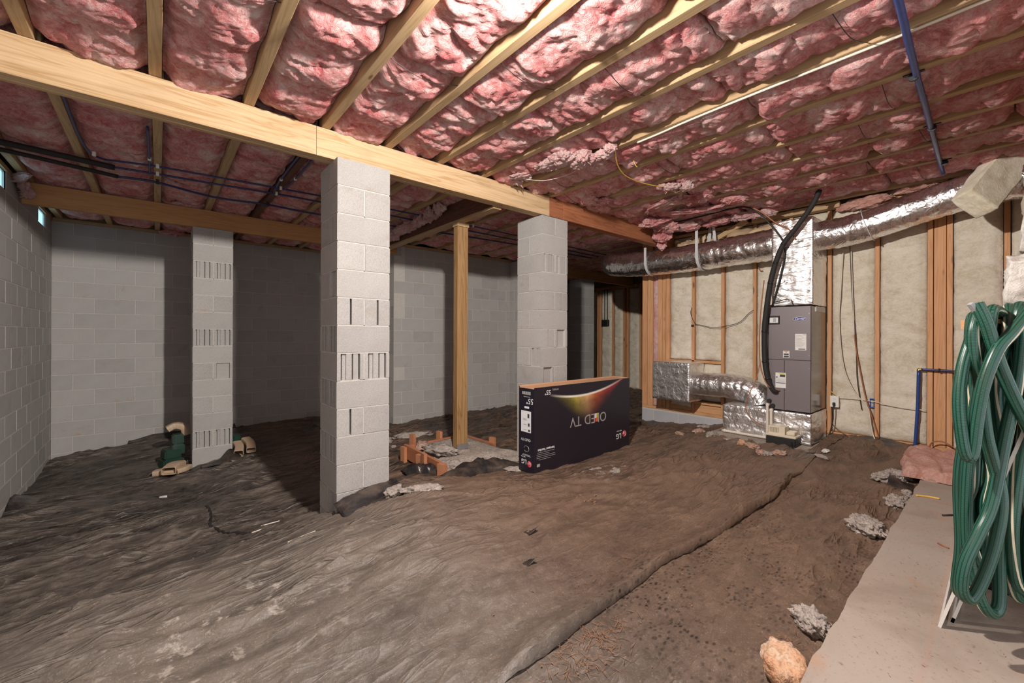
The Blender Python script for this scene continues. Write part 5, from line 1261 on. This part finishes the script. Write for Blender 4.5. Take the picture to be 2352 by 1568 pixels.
def chunk_batt(label, c, half, R, mat, seed, amp=.10):
    bm = bmesh.new(); bmesh.ops.create_cube(bm, size=2); bmesh.ops.subdivide_edges(bm, edges=list(bm.edges), cuts=22, use_grid_fill=True)
    V = np.array([v.co[:] for v in bm.verts]); L = np.linalg.norm(V, axis=1)[:, None]
    V = V*(.86 + .14*np.clip(1.35/L, .8, 1)) * np.array(half)
    d = np.array(half).min()*amp*4*fbm(V[:,0]*9+seed, V[:,1]*9, V[:,2]*9, 4); V = V + (V/np.linalg.norm(V, axis=1)[:, None])*d[:, None]
    V = V @ np.array(R).T + np.array(c)
    m_ = MB(); m_.add(V, [[v.index for v in f.verts] for f in bm.faces], smooth=True); bm.free()
    return tag(m_.build('torn_batt', M[mat]), label, 'insulation')
def basis(a, b): a = Vector(a).normalized(); b = Vector(b); b = (b - a*b.dot(a)).normalized(); c = a.cross(b); return np.array([a, b, c]).T
chunk_batt('cream foam-like batt slab tilted under the right duct end', (5.36, .075, 1.32), (.32, .085, .125), basis((.35, -.20, .42), (.5, .6, -.2)), 'batt_slab', 3, .022)
chunk_batt('ragged white batt hanging at the ceiling end of the side wall', (3.50, -.150, .82), (.09, .075, .40), basis((1, 0, 0), (0, 1, .1)), 'white_fluff', 6)
chunk_batt('white batt strip hanging down behind the tilted batt', (4.6, -.17, .85), (.12, .09, .55), basis((1, 0, 0), (0, 1, .05)), 'cream', 9)
chunk_batt('torn pinkish batt face in the corner above the white lump', (4.9, -.15, .35), (.22, .08, .40), basis((1, 0, 0), (0, 1, 0)), 'peach', 12)
chunk_batt('white fluffy lump bulging just above the hose', (3.05, -.10, .27), (.14, .10, .10), basis((1, 0, .2), (0, 1, 0)), 'white_fluff', 15, .07)
# ------------------------------------------------------------------ pipes and cables under the joists
def pipe(label, pts, r, mat, clips=(), name='water_pipe', clipmat='white_pl'):
    t = thing(name, label, 'pipe', tuple(pts[0]))
    m_ = MB(); m_.tube(pts, r, 9, 6); m_.build('pipe_run', M[mat], t)
    for c in clips:
        m_ = MB(); m_.box(c[0]-.012, c[0]+.012, c[1]-r-.006, c[1]+r+.006, c[2]-r-.004, ZJ, .003); m_.build('clip', M[clipmat], t)
    return t
jb = [x+.012 for x in JB]
pipe('upper of two close blue water pipes crossing under the back joists', [(-.34, 4.93, 1.468), (0, 4.85, 1.474), (.46, 4.80, 1.472), (.95, 4.76, 1.474), (1.42, 4.72, 1.47), (2.5, 4.68, 1.47), (3.6, 4.70, 1.472), (5.0, 4.72, 1.47), (6.3, 4.75, 1.47)], .0085, 'darkblue', [(0, 4.85, 1.474), (.954, 4.76, 1.474), (3.27, 4.69, 1.472)])
pipe('lower of two close blue water pipes crossing under the back joists', [(-.31, 5.09, 1.465), (0, 5.08, 1.474), (.46, 5.02, 1.470), (.95, 4.97, 1.474), (1.42, 4.94, 1.47), (2.5, 4.92, 1.468), (3.8, 4.93, 1.47), (5.0, 4.93, 1.47), (6.3, 4.95, 1.47)], .0095, 'darkblue', [(0, 5.08, 1.474), (.954, 4.97, 1.474), (3.27, 4.92, 1.47)])
pipe('separate blue water pipe sagging nearest the orange beam', [(-.30, 5.32, 1.45), (0, 5.34, 1.468), (.46, 5.45, 1.452), (.95, 5.42, 1.466), (1.42, 5.42, 1.458), (2.5, 5.32, 1.455), (3.6, 5.2, 1.462), (5.0, 5.12, 1.46), (6.3, 5.1, 1.46)], .011, 'darkblue', [(.0, 5.34, 1.468), (.954, 5.42, 1.466)], clipmat='rubber_d')
pipe('blue pipe climbing beside the first joist behind the beam', [(-.34, 4.93, 1.468), (-.42, 4.85, 1.475), (-.452, 4.5, 1.485), (-.452, 3.9, 1.488), (-.452, 3.34, 1.488)], .0095, 'darkblue', [(-.40, 4.86, 1.474)])
pipe('short blue pipe along the joist over the middle of the back bay', [(-.052, 5.1, 1.476), (-.054, 4.6, 1.482), (-.056, 4.0, 1.487)], .0095, 'darkblue', [(-.053, 4.7, 1.481)])
pipe('blue pipe on the near side of the dark joist', [(.93, 4.97, 1.476), (.905, 4.6, 1.482), (.90, 4.2, 1.486), (.90, 3.5, 1.488)], .0095, 'darkblue', [(.905, 4.5, 1.482)])
pipe('blue pipe on the far side of the dark joist', [(.99, 4.76, 1.476), (1.005, 4.5, 1.482), (1.01, 4.0, 1.487), (1.01, 3.5, 1.488)], .0095, 'darkblue', [(1.006, 4.4, 1.484)])
for (pts, r, lb) in (([(-1.03, 4.97, 1.462), (-.88, 4.985, 1.462), (-.6, 5.03, 1.462), (-.29, 5.09, 1.462)], .024, 'thicker black foam pipe sleeve entering from the left wall'),
                     ([(-1.03, 5.12, 1.448), (-.85, 5.15, 1.448), (-.6, 5.22, 1.448), (-.28, 5.315, 1.450)], .018, 'thinner black foam pipe sleeve below the thicker one')):
    m_ = MB(); m_.tube(pts, r, 14, 6); tag(m_.build('pipe_sleeve', M['tube']), lb, 'pipe sleeve')
rp_ = thing('blue_ceiling_pipe', 'blue pipe running across the joists to the right duct', 'pipe', (3.6, .34, 1.46))
m_ = MB(); m_.tube([(1.9, .30, 1.472), (2.47, .310, 1.472), (2.9, .322, 1.470), (3.31, .333, 1.472), (3.75, .340, 1.471), (4.18, .35, 1.472), (5.121, .371, 1.471), (5.4, .375, 1.468)], .0155, 12, 6); m_.build('pipe_run', M['blue'], rp_)
for x in (3.275, 4.18, 5.09):
    m_ = MB(); m_.tube([(x-.008, .345, 1.471), (x+.008, .345, 1.471)], .024, 12, spline=False); m_.box(x-.008, x+.008, .30, .39, 1.488, 1.494); m_.build('clamp', M['rubber_d'], rp_)
cable('ceiling_cable', 'long white cable stapled along the joist face', [(2.80, -.3, 1.487), (2.795, .06, 1.485), (2.805, .4, 1.487), (2.80, .85, 1.486), (2.80, 1.37, 1.485), (2.82, 1.65, 1.486), (2.83, 1.85, 1.488)], .0075, 'wirewhite')
cable('dangling_wire', 'yellow wire dangling from the torn insulation patch', [(2.76, 2.00, 1.485), (2.80, 2.03, 1.45), (2.95, 2.11, 1.415), (3.15, 2.17, 1.40), (3.45, 2.20, 1.42), (3.70, 2.18, 1.44), (3.80, 2.16, 1.46)], .005, 'yellow')
cable('dangling_wire', 'short yellow wire stub below the cable joist', [(3.08, 2.05, 1.48), (3.10, 2.04, 1.44), (3.09, 2.02, 1.42)], .003, 'yellow')
pipe('dark blue pipe end in the corner bay above the beam', [(-.44, 1.8, 1.49), (-.445, 2.5, 1.488), (-.45, 2.72, 1.49)], .011, 'darkblue')
cable('ceiling_cable', 'thin white loop of wire by the torn insulation at the beam', [(2.62, 2.95, 1.47), (2.75, 2.80, 1.44), (2.85, 2.62, 1.46), (2.88, 2.5, 1.485)], .003, 'wirewhite')
# spring wires that hold the batts up
rw = random.Random(21)
for i in range(1, len(JX)-1):
    xa, xb = JX[i]+JW/2, JX[i+1]-JW/2; spots = []
    for y in ([.45, 1.5, 2.5] if i < 7 else [.75, 1.75, 2.75]):
        y += rw.uniform(-.35, .35); d = rw.uniform(-.07, .07)
        if not (i + int(y*3)) % 2: spots.append((y, d))
    for q, (y, d) in enumerate(sorted(spots, reverse=True)):
        cable('support_wire', 'thin bowed support wire, %s joist bay from left wall, %s from the long beam' % (ORD[i+1], ORD[q+1]),
              [(xa, y, ZJ+.01), ((xa+xb)/2, y+d*.5, ZJ-.035), (xb, y+d, ZJ+.01)], .0022, 'wiregrey', 'wire', 8, 5, 'batt support wires')

# ------------------------------------------------------------------ torn insulation
def torn(label, lobes, mat, seed, name='torn_insulation'):
    m_ = MB(); r_ = random.Random(seed)
    for (x, y, z, rx, ry, rz) in lobes:
        m_.blob((x, y, z), (rx, ry, rz), r_.uniform(0, 50), 5, .30, 2.2, r_.uniform(-.6, .6), .22, None, r_.uniform(-.4, .4))
        for _ in range(2):     # smaller clumps
            a = r_.uniform(0, 6.28); m_.blob((x + rx*.7*math.cos(a), y + ry*.7*math.sin(a), z - rz*.25), (rx*.45, ry*.42, rz*.6), r_.uniform(0, 50), 4, .32, 2.2, r_.uniform(-.6, .6), .22, None, r_.uniform(-.6, .6))
        for _ in range(2):     # frayed wisps
            a = r_.uniform(0, 6.28); p = np.array((x + rx*.6*math.cos(a), y + ry*.6*math.sin(a), z - rz*.4))
            q = p + np.array((r_.uniform(-.05, .05), r_.uniform(-.05, .05), -r_.uniform(.01, .05)))
            m_.tube([p, (p+q)/2 + np.array((.012, .008, 0)), q], .012, 6, 4, rr=[.012, .006, .001])
    return tag(m_.build(name, M[mat]), label, 'insulation')
torn('whitish torn insulation tuft hanging below the joists near the yellow wire', [(2.58, 2.42, 1.475, .10, .14, .035), (2.70, 2.30, 1.46, .10, .12, .04), (2.63, 2.22, 1.45, .04, .06, .05), (2.76, 2.12, 1.46, .06, .08, .035), (2.60, 2.58, 1.48, .10, .12, .03), (2.72, 2.02, 1.47, .05, .05, .035)], 'pink_light', 3)
torn('small pinkish torn tuft over the beam beside the white wire loop', [(2.60, 2.95, 1.49, .09, .10, .025), (2.66, 3.08, 1.49, .05, .06, .03)], 'pink_light', 5)
torn('small torn tuft at the end of the yellow wire', [(3.85, 2.12, 1.455, .08, .08, .03), (3.93, 2.02, 1.455, .07, .06, .03), (3.82, 2.2, 1.47, .06, .06, .02)], 'pink_light', 7)
torn('ragged pink insulation drooping over the red beam', [(3.60, 2.98, 1.485, .11, .12, .035), (3.75, 2.90, 1.475, .10, .12, .04), (3.95, 3.05, 1.49, .12, .1, .03)], 'pink', 9)
torn('ragged pink insulation hanging above the duct by the red beam end', [(4.85, 2.90, 1.44, .16, .18, .05), (5.05, 2.85, 1.41, .13, .16, .05), (5.22, 3.02, 1.36, .09, .12, .09), (5.35, 3.10, 1.27, .05, .06, .09), (5.28, 2.70, 1.42, .12, .16, .04), (5.38, 2.35, 1.43, .09, .18, .04)], 'pink', 11)
torn('pink insulation lumps over the plenum left side', [(5.42, 2.05, 1.45, .10, .16, .05), (5.45, 1.85, 1.44, .08, .12, .05)], 'pink_light', 13)
torn('long pink insulation tatters drooping between joists before the ducts', [(4.38, 2.55, 1.475, .12, .28, .03), (4.42, 2.15, 1.47, .12, .15, .035), (4.82, 2.35, 1.46, .13, .28, .035), (4.75, 1.9, 1.47, .08, .12, .035)], 'pink', 15)
torn('pale pink insulation sheet draped over the dark girder', [(2.50, 5.25, 1.40, .05, .16, .06), (2.52, 5.02, 1.42, .05, .16, .07), (2.50, 4.78, 1.42, .06, .18, .075), (2.50, 4.50, 1.44, .06, .20, .07), (2.50, 4.28, 1.46, .06, .16, .06), (2.50, 5.50, 1.38, .05, .12, .09)], 'pink_light', 17)
torn('pink insulation lump tucked beside the tall pillar under the ceiling', [(2.46, 5.85, 1.36, .06, .14, .09), (2.47, 6.0, 1.45, .06, .14, .06)], 'pink', 19)
torn('pinkish white insulation wad stuffed in the corner by the left vent', [(-.985, 5.95, 1.45, .03, .18, .04), (-.98, 6.12, 1.42, .035, .10, .05), (-.965, 6.2, 1.37, .045, .06, .05)], 'pink_light', 23)
torn('pink wad poking over the back wall sill left of the rear pillar', [(.15, 7.86, 1.48, .15, .07, .04)], 'pink', 25)
torn('pink wad poking over the back wall sill behind the rear pillar', [(.75, 7.86, 1.475, .12, .07, .03)], 'pink', 26)
torn('pink insulation bulging between the last joist and the right duct', [(5.80, 1.0, 1.43, .06, .22, .06), (5.80, .6, 1.50, .06, .2, .05)], 'peach', 29)
# kraft paper facing curling off behind the left duct
def kraft(label, y0, y1, z0, z1, x0, seed, curl):
    U_, V_ = np.meshgrid(np.linspace(0, 1, 24), np.linspace(0, 1, 16), indexing='ij')
    y = y0 + (y1-y0)*U_ + .03*pn(V_*3, U_*2, seed); z = z1 + (z0-z1)*V_ + .03*pn(U_*4, V_*3, seed+4) - .05*np.sin(U_*np.pi)*curl*(1-V_)
    x = x0 - curl*.12*np.sin(np.pi*V_*.9)*np.sin(np.pi*np.clip(U_, .05, 1)) + .02*fbm(U_*5, V_*5, seed+8, 3)
    m_ = MB(); m_.slab(np.dstack([x, y, z]), (.004, 0, 0)); return tag(m_.build('kraft_paper', M['kraft']), label, 'paper facing')
kraft('brown kraft paper facing curled up behind the strapped duct', 1.78, 2.42, 1.16, 1.44, 5.80, 3, 1.5)
kraft('crumpled brown kraft paper beside the red beam end', 2.70, 3.15, 1.20, 1.40, 5.80, 9, 1.0)
m_ = MB(); m_.box(5.842, 5.866, 1.76, 2.7, 1.2, 1.30, .003); tag(m_.build('wood_blocking', M['plate_y']), 'pale wood blocking visible behind the strapped duct', 'wood block')
m_ = MB(); m_.box(5.76, 5.85, 1.2, 2.1, 1.43, 1.494, .003); tag(m_.build('wood_blocking', M['ply_y']), 'wood board under the last joist above the plenum', 'wood block')
m_ = MB(); m_.bar((5.80, 2.62, 1.28), (5.76, 2.15, 1.47), .04, .06); tag(m_.build('wood_blocking', M['joist_y']), 'slanted wood brace in the gap behind the strapped duct', 'wood block')
m_ = MB(); m_.bar((5.72, .72, 1.20), (5.72, .72, 1.49), .04, .04); tag(m_.build('hanger_block', M['joist_y']), 'short wood hanger block over the right duct', 'wood block')

# ------------------------------------------------------------------ downspout pieces and green fittings at the rear pillar
def downspout(label, path, w, h, mat='tan', corr=True, twist=0.0):
    P = catmull(np.array(path, float), 8); T = np.gradient(P, axis=0); T /= np.linalg.norm(T, axis=1)[:, None]
    m = len(P); n = 24; G = np.zeros((m, n+1, 3)); G2 = np.zeros((m, n+1, 3)); th = np.linspace(0, 2*np.pi, n+1)
    for i in range(m):
        N = np.cross(T[i], (0, 0, 1)); N /= np.linalg.norm(N)+1e-9; B = np.cross(N, T[i])
        ct_, st2 = math.cos(twist), math.sin(twist); N, B = N*ct_ + B*st2, -N*st2 + B*ct_
        sx = np.sign(np.cos(th))*np.abs(np.cos(th))**.35; sy = np.sign(np.sin(th))*np.abs(np.sin(th))**.35
        k = 1 + (.035*math.sin(i*2.1) if corr else 0)
        G[i] = P[i] + np.outer(sx*w/2*k, N) + np.outer(sy*h/2*k, B); G2[i] = P[i] + np.outer(sx*(w/2-.004)*k, N) + np.outer(sy*(h/2-.004)*k, B)
    m_ = MB(); m_.grid(G); m_.grid(G2[:, ::-1])
    b = len(m_.v) - 2*m*(n+1)
    for e in (0, m-1):
        for k in range(n): m_.f.append((b+e*(n+1)+k, b+e*(n+1)+k+1, b+(m+e)*(n+1)+(n-(k+1)), b+(m+e)*(n+1)+n-k))
    return tag(m_.build('downspout_piece', M[mat]), label, 'downspout')
g0 = gz(.2, 6.2)
downspout('open tan downspout elbow lying left of the rear pillar', [(.10, 6.02, g0+.075), (.15, 6.16, g0+.085), (.20, 6.28, g0+.07)], .135, .085)
downspout('flat ribbed tan downspout piece under the elbow', [(-.02, 6.20, g0+.035), (.08, 6.16, g0+.04), (.20, 6.10, g0+.04)], .11, .06)
downspout('tan downspout stub next to the rear pillar left edge', [(.16, 6.05, g0+.05), (.24, 6.10, g0+.055), (.28, 6.18, g0+.05)], .08, .055)
downspout('curved tan downspout elbow on top of the green fittings', [(.10, 6.72, g0+.42), (.18, 6.72, g0+.455), (.27, 6.70, g0+.42), (.30, 6.68, g0+.33)], .11, .075)
g1 = gz(.85, 6.4)
downspout('tan downspout elbow with open end right of the rear pillar', [(.77, 6.12, g1+.06), (.80, 6.28, g1+.09), (.79, 6.42, g1+.12)], .10, .085, corr=False)
downspout('smooth tan downspout piece leaning right of the rear pillar', [(.92, 6.22, g1+.06), (.93, 6.38, g1+.105), (.90, 6.52, g1+.14)], .105, .07, corr=False)
def green(label, x, y, z, sx, sy, sz, rot, steps=2):
    t = thing('green_fitting', label, 'plastic box', (x, y, z))
    c, s_ = math.cos(rot), math.sin(rot)
    for k in range(steps):
        f = 1 - .18*k; bm = bmesh.new(); bmesh.ops.create_cube(bm, size=1)
        for v in bm.verts:
            a, b, h = v.co.x*sx*f, v.co.y*sy*f, v.co.z*sz/steps; tp = .93 if v.co.z > 0 else 1
            v.co = (x + (a*c - b*s_)*tp, y + (a*s_ + b*c)*tp, z + (k+.5)*sz/steps + h)
        bmesh.ops.bevel(bm, geom=list(bm.edges), offset=.012, segments=2, affect='EDGES'); m_ = MB(); m_.bm(bm); m_.build('tier' if k else 'base', M['green_pl'], t)
    m_ = MB(); m_.bar((x-.04*c-sy*.45*s_*0, y-sy*.47, z+sz*.25), (x-.04*c, y-sy*.47, z+sz*.75), .012, .006); m_.build('rib', M['green_pl'], t)
    return t
green('stepped dark green plastic box leaning at the left of the rear pillar', .13, 6.50, g0+.0, .20, .22, .22, .25, 2)
green('upright dark green plastic box on the stepped one', .20, 6.66, g0+.12, .14, .16, .24, .1, 2)
green('dark green plastic fitting right of the rear pillar', .79, 6.62, g1+.0, .12, .2, .20, .2, 2)
m_ = MB(); m_.box(.86, .93, 6.08, 6.14, gz(.9, 6.1)+.004, gz(.9, 6.1)+.010); tag(m_.build('foil_scrap', M['inkgrey']), 'small grey scrap below the tan downspout right of pillar', 'scrap')

# ------------------------------------------------------------------ the lamps themselves
t = thing('lamp_holder', 'porcelain lampholder with bare bulb on the joists before the beam', 'lamp', (BULB[0], BULB[1], BULB[2]+.055))
m_ = MB(); m_.box(BULB[0]-.125, BULB[0]+.05, BULB[1]-.045, BULB[1]+.045, ZJ-.019, ZJ-.001, .002); m_.build('backing_board', M['pine_x'], t)
m_ = MB(); m_.lathe((BULB[0], BULB[1], BULB[2]+.045), [(.022, 0), (.026, .01), (.03, .03), (.05, .046)], 20); m_.build('holder', M['porcelain'], t)
